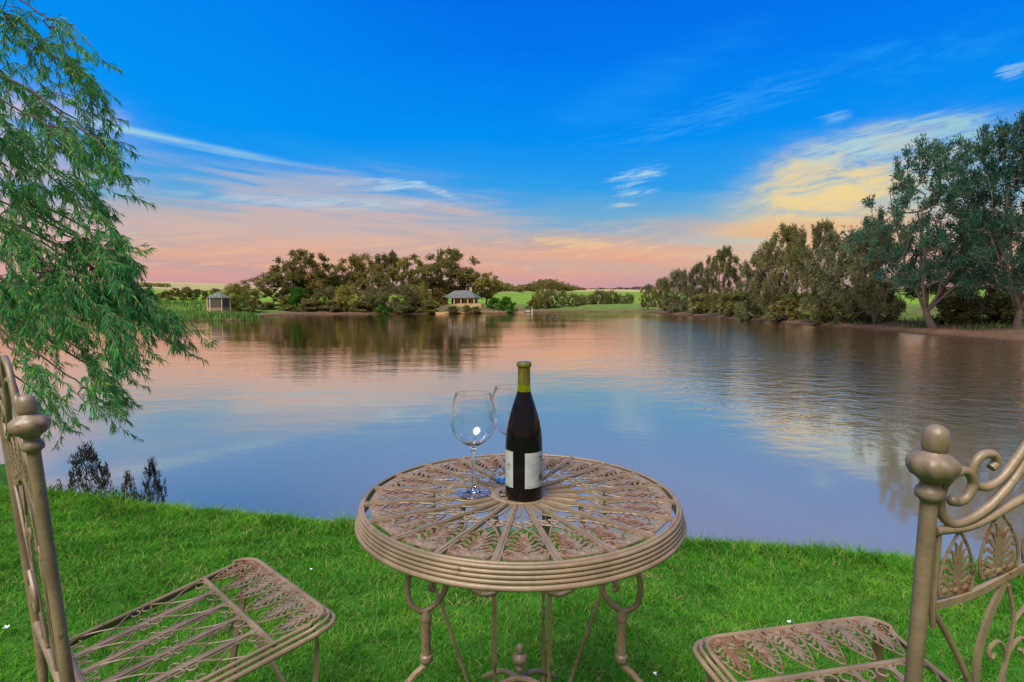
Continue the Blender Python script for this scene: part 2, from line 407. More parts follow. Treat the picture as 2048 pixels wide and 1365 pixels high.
n1 = noise(t, g.outputs['Position'], .5, 8, .65); n2 = noise(t, g.outputs['Position'], 6., 6, .6)
cc = mixc(t, 1., at.outputs['Color'], ramp(t, n1*.6+n2*.4, [(.3, (.45,.45,.45,1)), (.7, (1.45,1.4,1.3,1))]), 'MULTIPLY')
rows = ((gx*.35+gy*.08)*2.1).sin().smooth(-.2, .9)*gy.smooth(180, 210)*(1-gy.smooth(420, 460))
cc = mixc(t, rows*.45, cc, (.03,.10,.012,1))
t.links.new(cc, b.inputs['Base Color'])
bn = t.nodes.new('ShaderNodeBump'); bn.inputs['Strength'].default_value = .6; bn.inputs['Distance'].default_value = .05; t.links.new(n2.s, bn.inputs['Height']); t.links.new(bn.outputs[0], b.inputs['Normal'])
ground = np_mesh('ground', Vt, Ft, m); ground.data.polygons.foreach_set('use_smooth', np.ones(len(Ft), bool))
ca = ground.data.color_attributes.new('cover', 'FLOAT_COLOR', 'POINT'); ca.data.foreach_set('color', np.concatenate([c, np.ones((len(c),1))], 1).astype(np.float32).ravel())
tag(ground, 'green lawn, earth banks and green fields rising to a low ridge around the lake', 'ground', kind='structure')

# ---- water
m = bpy.data.materials.new('lake_water'); m.use_nodes = True; t = m.node_tree; t.nodes.clear()
o = t.nodes.new('ShaderNodeOutputMaterial'); gl = t.nodes.new('ShaderNodeBsdfGlossy'); df = t.nodes.new('ShaderNodeBsdfDiffuse'); mx = t.nodes.new('ShaderNodeMixShader')
g = t.nodes.new('ShaderNodeNewGeometry'); sp = t.nodes.new('ShaderNodeSeparateXYZ'); t.links.new(g.outputs['Position'], sp.inputs[0]); gx, gy = Nd(t, sp.outputs[0]), Nd(t, sp.outputs[1])
wa = noise(t, combine(t, gx*1.3, gy*1.7), 1.1, 4, .55, .3)          # small ripples
wb = noise(t, combine(t, gx*.16, gy*.34), 1.0, 3, .5, .2)          # long swells
patch = noise(t, combine(t, gx*.045, gy*.05, 2.), 1., 3, .5, .3).smooth(.36, .62)
rside = (gx-gy*.12).smooth(-1., 9.)*(1-gy.smooth(60, 95))
amp = (patch*.38+rside*1.7+.12)*(gy.smooth(6.5, 13.)*.92+.08)
bn = t.nodes.new('ShaderNodeBump'); bn.inputs['Distance'].default_value = 1.; bn.inputs['Strength'].default_value = 1.
wc = noise(t, combine(t, gx*4.0, gy*4.8), 1.1, 3, .6, .2)
t.links.new((wa*amp*.022+wc*(amp-.1)*.009+wb*(gy.smooth(5., 14.)*.018+.004)).s, bn.inputs['Height'])
gl.inputs['Color'].default_value = (1.,.87,.72,1); gl.inputs['Roughness'].default_value = .055
df.inputs['Color'].default_value = (.22,.175,.125,1)
fr = t.nodes.new('ShaderNodeFresnel'); fr.inputs['IOR'].default_value = 1.33
t.links.new(bn.outputs[0], gl.inputs['Normal']); t.links.new(bn.outputs[0], fr.inputs['Normal'])
t.links.new((Nd(t, fr.outputs[0])*1.25+.34).clamp().s, mx.inputs[0])
t.links.new(df.outputs[0], mx.inputs[1]); t.links.new(gl.outputs[0], mx.inputs[2]); t.links.new(mx.outputs[0], o.inputs[0])
WATER = m
mb = MB(); N = 96; mb.add([(0,100,ZW)]+[(260*cos(2*pi*k/N), 100+260*sin(2*pi*k/N), ZW) for k in range(N)], [(0, 1+k, 1+(k+1) % N) for k in range(N)])
tag(mb.build('lake_water', WATER, smooth=False), 'calm lake reflecting the pink and blue evening sky', 'water', kind='structure')

# ---- lawn blades
def blades(name, P, h, wd, m, lean=.6, label=None, cat='grass'):
    n = len(P); th = RNG.uniform(0, 2*pi, n); ln = RNG.uniform(.1, lean, n)*h; la = RNG.uniform(0, 2*pi, n)
    side = np.stack([np.cos(th), np.sin(th), np.zeros(n)], 1)*(wd/2)[:,None]
    l = np.stack([np.cos(la)*ln, np.sin(la)*ln, np.zeros(n)], 1); up = np.zeros((n,3)); up[:,2] = h
    a = P-side; b_ = P+side; mid = P+up*.6+l*.4; c_ = mid+side*.8; d_ = mid-side*.8; e_ = P+up*.97+l*1.15
    V = np.stack([a, b_, c_, d_, e_], 1).reshape(-1, 3)
    i = np.arange(n)*5
    Fq = np.concatenate([np.stack([i, i+1, i+2], 1), np.stack([i, i+2, i+3], 1), np.stack([i+3, i+2, i+4], 1)])
    ob = np_mesh(name, V, Fq, m); return tag(ob, label, cat, kind='stuff')
def lawn():
    Ps = []; hs = []; ws = []
    for (y0, y1, dens, hh, ww) in ((1.2,1.9,32000,.020,.0026),(1.9,2.6,25000,.022,.003),(2.6,3.5,17000,.026,.0038),(3.5,5.6,11000,.030,.0046)):
        xm = y1*1.05+.5; n = int((y1-y0)*2*xm*dens)
        x = RNG.uniform(-xm, xm, n); y = RNG.uniform(y0, y1, n); k = np.abs(x) < y*1.0+.45; x, y = x[k], y[k]
        sd = sdist(x, y); k = (sd > .95); x, y, sd = x[k], y[k], sd[k]
        cl = hashn(x, y, 14)+.6*hashn(x, y, 31, 2.)
        k = RNG.uniform(0, 1, len(x)) < .75+.3*cl; x, y, sd, cl = x[k], y[k], sd[k], cl[k]
        z = terrain(x, y)-.004
        lip = np.exp(-((sd-1.25)/.12)**2)
        Ps.append(np.stack([x, y, z], 1)); hs.append(hh*RNG.uniform(.55, 1.35, len(x))*(1+.3*cl)*(1+lip*RNG.uniform(0, 1.4, len(x))+lip*np.clip(hashn(x, y, 6.3)+.25*hashn(x, y, 21.), 0, 1)*RNG.uniform(0, 3.2, len(x)))); ws.append(np.full(len(x), ww)*RNG.uniform(.7, 1.3, len(x)))
    return np.concatenate(Ps), np.clip(np.concatenate(hs), .01, .12), np.concatenate(ws)
P, h, wd = lawn(); print('blades', len(P))
blades('grass', P, h, wd, GRASS, 1.7, 'short bright green lawn grass on the near bank under the table and chairs')

def dry():
    n = 60000; x = RNG.uniform(-4.4, 4.4, n); y = RNG.uniform(1.5, 4.6, n); sd = sdist(x, y)
    k = (sd > 1.3)&(np.abs(x) < y+.4)&(hashn(x, y, 5.2, 1.)+.7*hashn(x, y, 17, 2.)+RNG.normal(0,.25,n) > .95); x, y = x[k], y[k]
    m = leaf('dry_blades', (.20,.15,.06,1), (.45,.38,.18,1), None, .3, 3.)
    blades('dry_grass', np.stack([x, y, terrain(x, y)+.004], 1), RNG.uniform(.010,.024,len(x)), RNG.uniform(.0025,.005,len(x)), m, 2.6, 'straw coloured dead grass scattered in the lawn')
dry()
# ================================================================== FURNITURE
def palmette(mb, O, U, Vv, N, W, H, th=.003, ra=.0022):
    """cast palmette panel: O base centre, U across, V from base to tip, N normal"""
    p = lambda x, y, z=0.: O+U*(x*W)+Vv*(y*H)+N*z
    arch = [(-.43,.02),(-.49,.22),(-.45,.45),(-.33,.68),(-.17,.87),(0,1.0)]
    mb.tube([p(*q) for q in [tuple(c) for c in [(a[0], a[1]) for a in arch]]] and spline([p(*q) for q in arch]+[p(-x, y) for x, y in arch[-2::-1]], 4), ra, 6)
    mb.strip(spline([p(0,.18), p(0,.45), p(0,.80)], 4), N, [W*q_ for q_ in (.13,.20,.24,.25,.24,.20,.15,.09,.04)], th)
    mb.strip([p(0,.015), p(0,.06), p(0,.13), p(0,.165)], N, [W*.86, W*.93, W*.90, W*.70], th*.7)
    for s_ in (-1, 1):
        for (y0, x1, y1, x2, y2, x3, y3, wf) in ((.30,.17,.30,.30,.36,.37,.31,.062),(.37,.17,.40,.30,.49,.38,.46,.062),(.44,.14,.50,.24,.61,.325,.60,.058),(.52,.10,.60,.17,.72,.245,.73,.052),(.60,.05,.70,.075,.83,.13,.86,.044)):
            P_ = spline([p(s_*.04, y0), p(s_*x1, y1), p(s_*x2, y2), p(s_*x3, y3)], 4); n = len(P_)
            mb.strip(P_, N, [W*wf*(1.25-.35*(i_/(n-1))) for i_ in range(n)], th*.85)
            mb.blob(p(s_*x3, y3), W*wf*.80, N, 7, 3, .35)
        mb.strip(spline([p(s_*.05,.19), p(s_*.22,.20), p(s_*.36,.28), p(s_*.45,.24)], 4), N, [W*q_ for q_ in (.10,.10,.10,.10,.10,.09,.09,.08,.08,.07,.06,.05,.04)], th)
        for (cx, cy, rr) in ((.30,.10,.12),(.13,.12,.09),(.40,.18,.06)):
            mb.blob(p(s_*cx, cy), W*rr, N, 9, 4, .28, .14)
            for q in range(5):
                a = q*2*pi/5+.3; mb.blob(p(s_*cx+cos(a)*rr*.75, cy+sin(a)*rr*.75*W/H, th*.3), W*rr*.40, N, 6, 3, .4)
    mb.blob(p(0,.08), W*.10, N, 9, 4, .4, .1)
def spiral(c, r0, r1, a0, turns, n=16):
    return [(c[0]+(r0+(r1-r0)*i/n)*cos(a0+turns*2*pi*i/n), c[1]+(r0+(r1-r0)*i/n)*sin(a0+turns*2*pi*i/n)) for i in range(n+1)]
FIN = [(.0125,-.028),(.015,-.024),(.021,-.020),(.0225,-.014),(.021,-.008),(.0165,-.004),(.0155,.002),(.021,.007),(.031,.013),(.0365,.021),(.038,.029),(.036,.036),(.029,.042),(.0205,.046),(.0175,.049),(.0195,.052),(.0205,.056),(.0205,.066),(.019,.074),(.0155,.081),(.009,.0855),(.002,.087)]
def finial(parent, o, axis, sc_=1., m=RUSTY, sz=None):
    sz = sz or sc_
    mb = MB(); mod = lambda th, z: 1+(.05*sin(8*th+z*90) if .008 < z/sz < .042 else (.02*sin(5*th+z*200) if z/sz > .05 else 0))
    mb.lathe([(r*sc_, z*sz) for r, z in FIN], 48, o, axis, mod=mod)
    return mb.build('finial', m, parent)

# ---- table
TC = Vector((.0178, 1.2583, 0)); TH = .72
tb = thing('bistro_table', 'round taupe wrought iron table with pierced top holding the wine bottle and glasses', 'table', TC)
RI = .3391
mb = MB()
ringp = lambda R, z, n=128: [(R*cos(2*pi*k/n), R*sin(2*pi*k/n), z) for k in range(n)]
for R, z, r in ((.3425,TH-.0030,.0036),(.3475,TH-.0070,.0042),(.3500,TH-.0145,.0040),(.3515,TH-.0222,.0040),(.3530,TH-.0299,.0040),(.3550,TH-.0390,.0056)):
    mb.tube(ringp(R, z), r, 10, closed=True)
mb.lathe([(.3395,TH-.010),(.3395,TH-.006),(.3465,TH-.036),(.3445,TH-.038)], 128, caps=False)
mb.build('rim', IRON, tb)
mb = MB(); mb.lathe([(.066,TH-.005),(.066,TH-.001),(.0645,TH),(.050,TH),(.0485,TH-.001),(.0485,TH-.005),(.066,TH-.005)], 64); mb.build('hub_ring', IRON, tb)
mb = MB()
mb.lathe([(.012,TH-.004),(.012,TH-.001),(.004,TH+.0005),(.0005,TH+.0005)], 20)
for k in range(10):
    a = 2*pi*k/10; e = Vector((cos(a), sin(a), 0)); f_ = Vector((-sin(a), cos(a), 0))
    mb.strip(spline([e*.008+Vector((0,0,TH-.0022)), e*.026+f_*.004+Vector((0,0,TH-.0022)), e*.050+Vector((0,0,TH-.0022))], 3), Vector((0,0,1)), [.007,.007,.008,.009,.009,.008,.006], .003)
    mb.blob(e*.040+f_*.008+Vector((0,0,TH-.002)), .005, None, 6, 3, .4)
mb.build('hub_rosette', RUSTY, tb)
# one sector, built at angle 0 (radial = +x)
Z1 = Vector((0,0,1))
mbS = MB(); a9 = pi/20
e = Vector((cos(a9), sin(a9), 0))
mbS.strip([e*.064+Z1*(TH-.0035), e*.2+Z1*(TH-.0035), e*.342+Z1*(TH-.0035)], Z1, [.0085,.012,.0155], .006)
mbS.strip([e*.067+Z1*(TH-.0002), e*.2+Z1*(TH-.0002), e*.338+Z1*(TH-.0002)], Z1, [.0035,.005,.006], .003)
mbP = MB(); palmette(mbP, Vector((.331,0,TH-.003)), Vector((0,1,0)), Vector((-1,0,0)), Z1, .083, .138, .003, .0024)
mbC = MB()
zc = TH-.004
mbC.tube([(.064,.0028,zc),(.118,.0028,zc),(.128,.005,zc),(.146,.0215,zc)], .0019, 6); mbC.tube([(.064,-.0028,zc),(.118,-.0028,zc),(.128,-.005,zc),(.146,-.0215,zc)], .0019, 6)
for s_ in (-1, 1):
    sp_ = spiral((.172, s_*.0105), .0045, .0085, pi/2*s_ if 0 else 0, s_*1.15, 18)
    mbC.tube([(x, y, zc) for x, y in sp_], .0019, 6)
    mbC.tube(spline([(.148,s_*.0225,zc),(.160,s_*.0245,zc),(.171,s_*.019,zc),(.181,s_*.012,zc),(.186,s_*.003,zc)], 5), .0021, 6)
    mbC.tube(spline([(.150,s_*.019,zc),(.160,s_*.010,zc),(.158,s_*.002,zc)], 5), .0019, 6)
S0 = mbS.build('spoke', IRON, tb); P0 = mbP.build('palmette_panel', RUSTY, tb); C0 = mbC.build('scroll', IRON, tb)
for k in range(20):
    M = Matrix.Rotation(-pi/2+radians(1.2)+k*2*pi/20, 4, 'Z')
    for o_ in (S0, P0, C0):
        if k == 0: o_.matrix_local = M
        else: dup_part(o_, tb, M)
# legs: rope-twist columns in front with C scrolls
def scroll_leg(sx, y, R0):
    # 2-D outline (outward, height) of the C scroll, then the column down and the foot
    xs = sx
    L = MB(); ang = atan2(y, xs); r0 = math.hypot(xs, y)
    lat = Vector((xs, y*.25, 0)).normalized(); ctr = Vector((xs, y, 0))
    q = lambda o_, z: ctr+lat*o_+Z1*z
    path = [q(.012,.690), q(.026,.640), q(.035,.598), q(.029,.563), q(.008,.546), q(-.015,.553), q(-.034,.573), q(-.040,.592), q(-.030,.606), q(-.015,.604), q(-.010,.591), q(-.019,.585)]
    L.tube(spline(path, 6), .0058, 10)
    L.lathe([(.006,.548),(.009,.543),(.0105,.536),(.0118,.532),(.0118,.528),(.0095,.526),(.0095,.52)], 16, ctr)
    prof = [(.0092, .527-.0014*i) for i in range(53)]
    L.lathe(prof, 54, ctr, mod=lambda th, z: 1+.17*abs(sin(3*th+z*190))-.09)
    L.lathe([(.0093,.458),(.0125,.455),(.0128,.449),(.0122,.444),(.009,.441),(.0065,.438),(.003,.437)], 16, ctr)
    L.tube(spline([q(0,.445), q(.006,.432), q(.026,.415), q(.055,.37), q(.07,.25), q(.075,.1), q(.085,.03), q(.10,.006)], 5), .0062, 8)
    return L.build('leg', IRON_LEG, tb)
scroll_leg(-.187, -.178, 0); scroll_leg(.198, -.178, 0)
def rear_leg(xs, y):
    L = MB(); sg = 1 if xs > 0 else -1
    # U scroll + flat bar with a twist
    L.tube(spline([(xs+sg*.070,y,.690),(xs+sg*.078,y,.58),(xs+sg*.060,y,.512),(xs+sg*.038,y,.490),(xs+sg*.015,y,.485),(xs-sg*.008,y,.496),(xs-sg*.024,y,.518),(xs-sg*.030,y,.56),(xs-sg*.01,y,.62),(xs,y,.69)], 5), .0062, 10)
    pts = []; nr = []; n = 60
    for i in range(n+1):
        z = .492-.485*i/n; tw = pi*min(max((.33-z)/.11, 0), 1)*1.5
        pts.append(Vector((xs, y+.0, z))); nr.append(Vector((sin(tw), -cos(tw), 0)))
    L.strip(pts, nr, .0105, .0045)
    return L.build('leg', IRON_LEG, tb)
rear_leg(-.058, .0); rear_leg(.068, .0)
mb = MB(); pts = []; nr = []
for i in range(61):
    z = .69-.68*i/60; tw = pi*min(max((.40-z)/.10, 0), 1)*2
    pts.append(Vector((.063, .16, z))); nr.append(Vector((sin(tw), -cos(tw), 0)))
mb.strip(pts, nr, .009, .0035); mb.build('twisted_bar', IRON_LEG, tb)
for s_ in (-1, 1):
    mb = MB(); mb.tube(spline([(s_*.213,.13,.69),(s_*.213,.13,.46),(s_*.203,.13,.41),(s_*.1415,.13,.222),(s_*.075,.13,.01)], 4), .0046, 8); mb.build('brace', IRON, tb)
mb = MB(); mb.tube(spline([(-.245,-.20,.18),(-.1,-.06,.262),(0,0,.285),(.1,-.06,.262),(.256,-.20,.18)], 5), .0065, 8)
mb.tube(spline([(-.09,.13,.2),(-.04,.06,.262),(0,0,.285)], 4), .0065, 8); mb.tube(spline([(.09,.13,.2),(.04,.06,.262),(0,0,.285)], 4), .0065, 8); mb.build('stretcher', IRON_LEG, tb)
finial(tb, Vector((0,0,.318)), Vector((0,0,1)), .47, IRON_LEG, .57)

# ---- chairs
CW, CWR, CD, CTILT, CREC, CPB, SH = .4513, .3982, .4324, .1169, .0725, .0396, .45
def make_chair(label, loc, rz):
    t_ = thing('garden_chair', label, 'chair', (loc[0], loc[1], 0), rz, 'wrought iron chairs drawn up to the table')
    zt = lambda y: SH+y*math.tan(CTILT)
    hw = lambda y: (CW+(CWR-CW)*(-y/CD))/2
    # nested frame tubes with rounded front corners
    mb = MB()
    for off, dz, r in ((-.011,0,.0045),(-.002,-.008,.0045),(.006,-.018,.0058)):
        pts = []
        ys = [-CD, -CD*.75, -CD*.5, -CD*.25, -.06]
        for y in ys: pts.append((-hw(y)-off, y, zt(y)+dz))
        rc = .045
        for k in range(7):
            a = pi-k*pi/12; pts.append((-hw(0)-off+rc+rc*cos(a), -rc+off+rc*sin(a), zt(0)+dz))
        pts += [(0, off+.0, zt(0)+dz)]
        pts += [(-x, y, z) for x, y, z in pts[-2::-1]]
        mb.tube(pts, r, 8)
    mb.tube([(-hw(-CD), -CD, zt(-CD)-.004), (hw(-CD), -CD, zt(-CD)-.004)], .0085, 8)
    mb.build('seat_frame', IRON, t_)
    yb = -.135; mb = MB(); mb.tube([(-hw(yb)+.012, yb, zt(yb)-.003), (hw(yb)-.012, yb, zt(yb)-.003)], .0062, 8); mb.build('crossbar', IRON, t_)
    Vt_ = Vector((0,-1,-math.tan(CTILT))).normalized(); Nt = Vector((0,-math.sin(CTILT),math.cos(CTILT)))
    wtot = 2*(hw(0)-.016)
    for k in range(6):
        mb = MB(); x = -wtot/2+wtot*(k+.5)/6
        palmette(mb, Vector((x, -.012, zt(-.012)+.001)), Vector((1,0,0)), Vt_, Nt, wtot/6*.98, .116, .0026, .0020)
        mb.build('palmette_panel', RUSTY, t_)
    wi = lambda y: 2*(hw(y)-.010)
    for k in range(1, 5):
        mb = MB(); fx = k/5-.5
        mb.strip([(fx*wi(yb), yb, zt(yb)-.004), (fx*wi(-CD), -CD, zt(-CD)-.004)], Nt, .012, .005); mb.build('slat', IRON, t_)
        for sg in (-1, 1):
            mb = MB(); mb.tube([(fx*wi(yb)+sg*.0115, yb-.03, zt(yb-.03)-.004), (fx*wi(-CD)+sg*.0105, -CD, zt(-CD)-.004)], .0018, 6); mb.build('thin_rod', IRON, t_)
    # scroll work, one part per column
    for k in range(5):
        mb = MB(); fx = (k+.5)/5-.5
        def q(sx, y, dz=0.): return (fx*wi(y)+sx*wi(y)/5, y, zt(y)-.003+dz)
        y0 = yb-.004; y1 = -CD+.006; L = y1-y0
        for s_ in (-1, 1):
            Y = lambda f_: y0+L*f_
            # curl, long tail to the waist, out again, curl
            for (a, b_, dirn) in ((0., .5, 1), (1., .5, -1)):
                f_ = lambda q_: a+(b_-a)*q_
                pts = [q(s_*.27, Y(f_(.15))), q(s_*.16, Y(f_(.17))), q(s_*.06, Y(f_(.11))), q(s_*.12, Y(f_(.03))), q(s_*.31, Y(f_(.02))), q(s_*.45, Y(f_(.11))), q(s_*.42, Y(f_(.27))), q(s_*.26, Y(f_(.43))), q(s_*.06, Y(f_(.58))), q(s_*.07, Y(f_(.63))), q(s_*.28, Y(f_(.74))), q(s_*.44, Y(f_(.84))), q(s_*.46, Y(f_(.94))), q(s_*.32, Y(f_(.985))), q(s_*.18, Y(f_(.94))), q(s_*.20, Y(f_(.87))), q(s_*.30, Y(f_(.86)))]
                mb.tube(spline(pts, 4), .0019, 6)
        mb.build('seat_scroll', IRON, t_)
    # front legs: flat curved bars
    for s_ in (-1, 1):
        mb = MB(); x = s_*(hw(-.06)-.02); y = -.05
        pts = spline([(x, y, SH-.012), (x, y+.012, SH-.06), (x+s_*.004, y+.004, SH-.14), (x+s_*.008, y-.02, .18), (x+s_*.012, y-.01, .06), (x+s_*.014, y+.02, .004)], 5)
        mb.strip(pts, Vector((s_*.25,1,0)).normalized(), .021, .006); mb.build('leg', IRON_LEG, t_)
    mb = MB(); mb.strip(spline([(-hw(-.1)+.03,-.09,.28),(0,-.12,.40),(hw(-.1)-.03,-.09,.28)], 5), Vector((0,1,0)), .014, .005); mb.build('apron_bar', IRON_LEG, t_)
    # back plane
    Bx = Vector((1,0,0)); Bu = Vector((0,-math.tan(CREC),1)); Bo = Vector((0,-CD-CPB,SH)); Bn = Vector((0,1,math.tan(CREC))).normalized()
    bp = lambda x, tt, n=0.: Bo+Bx*x+Bu*tt+Bn*n
    for s_ in (-1, 1):
        mb = MB(); X0 = s_*.1985
        mb.tube(spline([bp(s_*.211,.468), bp(s_*.205,.30), bp(s_*.1985,.10), bp(X0,0), Vector((X0,-CD-CPB+.004,.3)), Vector((X0*1.02,-CD-CPB-.02,.12)), Vector((X0*1.04,-CD-CPB-.05,.003))], 4), .0092, 16)
        po = mb.build('back_post', IRON, t_)
        finial(po, bp(s_*.212,.486), Bu, .68, IRON_LEG, .82)
        mb = MB(); mb.tube([bp(s_*.192,.427), bp(s_*.187,.325), bp(s_*.183,.30)], .0038, 8); mb.build('side_bar', IRON, t_)
        mb = MB(); mb.tube([bp(s_*.1985,.02), Vector((X0,-CD,zt(-CD)-.005))], .007, 8); mb.build('bracket', IRON, t_)
        mb = MB()
        s1 = [(.176,.462),(.168,.460),(.156,.466),(.150,.482),(.158,.495),(.170,.499),(.185,.492),(.195,.477),(.193,.452),(.176,.434),(.150,.436),(.120,.452),(.094,.478),(.076,.505),(.060,.545),(.036,.585),(.0,.600)]
        mb.tube(spline([bp(s_*x, y) for x, y in s1], 5), .0056, 12); mb.blob(bp(s_*.177,.4625), .0068, None, 10, 6)
        s2 = [(.124,.499),(.116,.506),(.124,.516),(.141,.515),(.151,.500),(.147,.482),(.126,.475),(.104,.487),(.088,.506),(.070,.53),(.045,.553),(.0,.560)]
        mb.tube(spline([bp(s_*x, y, .002) for x, y in s2], 5), .0052, 12); mb.build('crest_scroll', IRON, t_)
    mb = MB(); tr = [(.197,.426),(.152,.427),(.118,.437),(.069,.458),(0,.470)]
    mb.tube(spline([bp(-x, y) for x, y in tr]+[bp(x, y) for x, y in tr[-2::-1]], 5), .0055, 12); mb.build('top_rail', IRON, t_)
    mb = MB(); lr = [(.190,.328),(.132,.337),(.089,.352),(.050,.367),(0,.375)]
    mb.strip(spline([bp(-x, y) for x, y in lr]+[bp(x, y) for x, y in lr[-2::-1]], 5), Bn, .0095, .006); mb.build('lower_rail', IRON, t_)
    for (x, y, x2, y2, wd_) in ((-.156,.338,-.160,.420,.052),(-.092,.358,-.103,.440,.060),(-.031,.374,-.034,.462,.058),(.031,.374,.034,.462,.058),(.092,.358,.103,.440,.060),(.156,.338,.160,.420,.052)):
        mb = MB(); o_ = bp(x, y); vv = bp(x2, y2)-o_; hh = vv.length; vv.normalize(); uu = vv.cross(Bn).normalized()
        palmette(mb, o_, uu, vv, Bn, wd_, hh, .0022, .0019); mb.build('palmette_panel', RUSTY, t_)
    for s_ in (-1, 1):
        mb = MB()
        mb.tube(spline([bp(s_*.186,.322), bp(s_*.150,.272), bp(s_*.112,.208), bp(s_*.070,.12), bp(s_*.05,.02)], 4), .0038, 8); mb.build('brace', IRON, t_)
        mb = MB(); mb.strip(spline([bp(s_*.080,.352), bp(s_*.097,.307), bp(s_*.107,.255), bp(s_*.103,.20), bp(s_*.09,.12), bp(s_*.10,.0)], 4), Bn, .0095, .004); mb.build('back_bar', IRON, t_)
        mb = MB()
        mb.tube(spline([bp(s_*.075,.345), bp(s_*.058,.298), bp(s_*.058,.25), bp(s_*.066,.20), bp(s_*.062,.1), bp(s_*.05,.0)], 4), .0026, 6)
        mb.tube([bp(s_*.057,.292), bp(s_*.030,.325), bp(s_*.012,.368)], .0026, 6)
        for sg in (-1, 1):
            hk = [(.060,.205),(.061,.24),(.066,.256),(.077,.267),(.088,.262),(.090,.250),(.084,.245),(.080,.251)]
            mb.tube(spline([bp(s_*(.060+(x-.060)*sg), y) for x, y in hk], 4), .0024, 6)
        mb.tube(spline([bp(s_*.0,.20,-.012), bp(s_*.03,.165,-.012), bp(s_*.025,.13,-.012), bp(s_*.005,.14,-.012), bp(s_*.008,.165,-.012), bp(s_*.018,.16,-.012)], 5), .0042, 8)
        mb.build('back_scroll', IRON, t_)
    mb = MB(); mb.tube([bp(-.19,.01), bp(.19,.01)], .0075, 8); mb.build('bottom_rail', IRON, t_)
    return t_
make_chair('iron chair nearest the overhanging tree at the left edge, its seat turned toward the table', (-.5572,1.3933), -.757)
make_chair('iron chair at the right edge facing the lake, with rusty palmettes in its back', (.5969,1.1972), .2048)

# ---- bottle
GLASS = bpy.data.materials.new('clear_glass'); GLASS.use_nodes = True
b = GLASS.node_tree.nodes['Principled BSDF']; b.inputs['Transmission Weight'].default_value = 1; b.inputs['Roughness'].default_value = .0; b.inputs['IOR'].default_value = 1.5; b.inputs['Base Color'].default_value = (1,1,1,1)
NECK = mat('green_bottle_glass', (.62,.66,.02,1), .03, Transmission_Weight=.9, IOR=1.45)
DARK = mat('wine_filled_bottle_glass', (.004,.003,.004,1), .06, spec=.28)
FOIL = mat('olive_foil', (.12,.10,.012,1), .38, nscale=40, ncol=(.17,.145,.02,1), metal=.25)
PAPER = mat('grey_white_paper', (.29,.32,.31,1), .7, nscale=30, ncol=(.34,.36,.35,1))
INK = mat('black_ink', (.03,.03,.03,1), .8); INK2 = mat('grey_ink', (.12,.13,.13,1), .8); CAPT = mat('dark_cap_top', (.03,.035,.04,1), .4)
bt = thing('wine_bottle', 'dark wine bottle with pale paper labels and olive foil standing on the iron table', 'bottle', (.0262, 1.2364, TH+.0008))
mb = MB(); mb.lathe([(.001,.004),(.030,.0),(.0375,.001),(.0405,.006),(.0408,.02),(.0408,.118),(.0400,.135),(.0378,.152),(.0342,.170),(.0295,.188),(.0245,.204),(.0200,.218),(.0168,.228),(.0150,.2345),(.001,.2345)], 64, caps=False); mb.build('body', DARK, bt, weld=True)
mb = MB(); mb.lathe([(.0150,.2347),(.0142,.243),(.0137,.252),(.0112,.252),(.0112,.236),(.001,.2354)], 48, caps=False); mb.build('neck', NECK, bt)
mb = MB(); mb.lathe([(.0139,.250),(.0137,.262),(.0135,.286),(.0137,.288),(.0158,.2895),(.0164,.2915),(.0164,.2965),(.0157,.2985),(.014,.299)], 48, caps=False); fo = mb.build('foil_cap', FOIL, bt)
mb = MB(); mb.lathe([(.0142,.2988),(.0135,.2996),(.0005,.2996)], 32, caps=False); mb.build('cap_top', CAPT, fo)
mb = MB()
for k in range(7):                                       # embossed mark on the foil
    mb.box((0, -.0137, .258+k*.0038), (.0018, .0006, .0007))
mb.build('embossing', mat('dark_olive', (.07,.06,.008,1), .5), fo, smooth=False)
def wrap(a0, a1, z0, z1, r, m, name, parent, mbx=None):
    mb = mbx or MB(); seg = max(2, int((a1-a0)/.06)); mb.lathe([(r, z0), (r, z1)], seg, a0=a0, a1=a1, caps=False)
    return None if mbx else mb.build(name, m, parent)
A = lambda deg: radians(-90+deg)                         # 0 = towards the camera, + to the right
wrap(A(2), A(100), .030, .107, .04105, PAPER, 'back_label', bt); bl = bt.children[-1] if False else [c_ for c_ in COL.objects if c_.name == 'back_label'][0]
wrap(A(-125), A(-36), .030, .109, .04105, PAPER, 'front_label', bt); fl = [c_ for c_ in COL.objects if c_.name == 'front_label'][0]
mb = MB(); wrap(A(52), A(76), .093, .097, .04125, None, '', None, mb); wrap(A(57), A(72), .0865, .0890, .04125, None, '', None, mb)
for i, (a0, a1) in enumerate(((22,88),(24,90),(20,92),(26,84),(23,78))): 
    x = a0
    while x < a1:
        w_ = random.uniform(3, 8); wrap(A(x), A(min(x+w_, a1)), .0815-i*.0052, .0824-i*.0052, .04125, None, '', None, mb); x += w_+1.4
wrap(A(8), A(80), .0335, .0342, .04125, None, '', None, mb); mb.build('small_print', INK2, bl)
mb = MB(); x = 50
while x < 72:
    w_ = random.choice((.9, 1.6, 2.2)); wrap(A(x), A(x+w_), .043, .058, .04125, None, '', None, mb); x += w_+random.choice((.9, 1.5))
mb.build('barcode', INK, bl)
mb = MB(); wrap(A(-58), A(-50), .075, .081, .04125, None, '', None, mb); wrap(A(-58), A(-49), .068, .070, .04125, None, '', None, mb); wrap(A(-80), A(-42), .0335, .0342, .04125, None, '', None, mb); mb.build('print', INK2, fl)

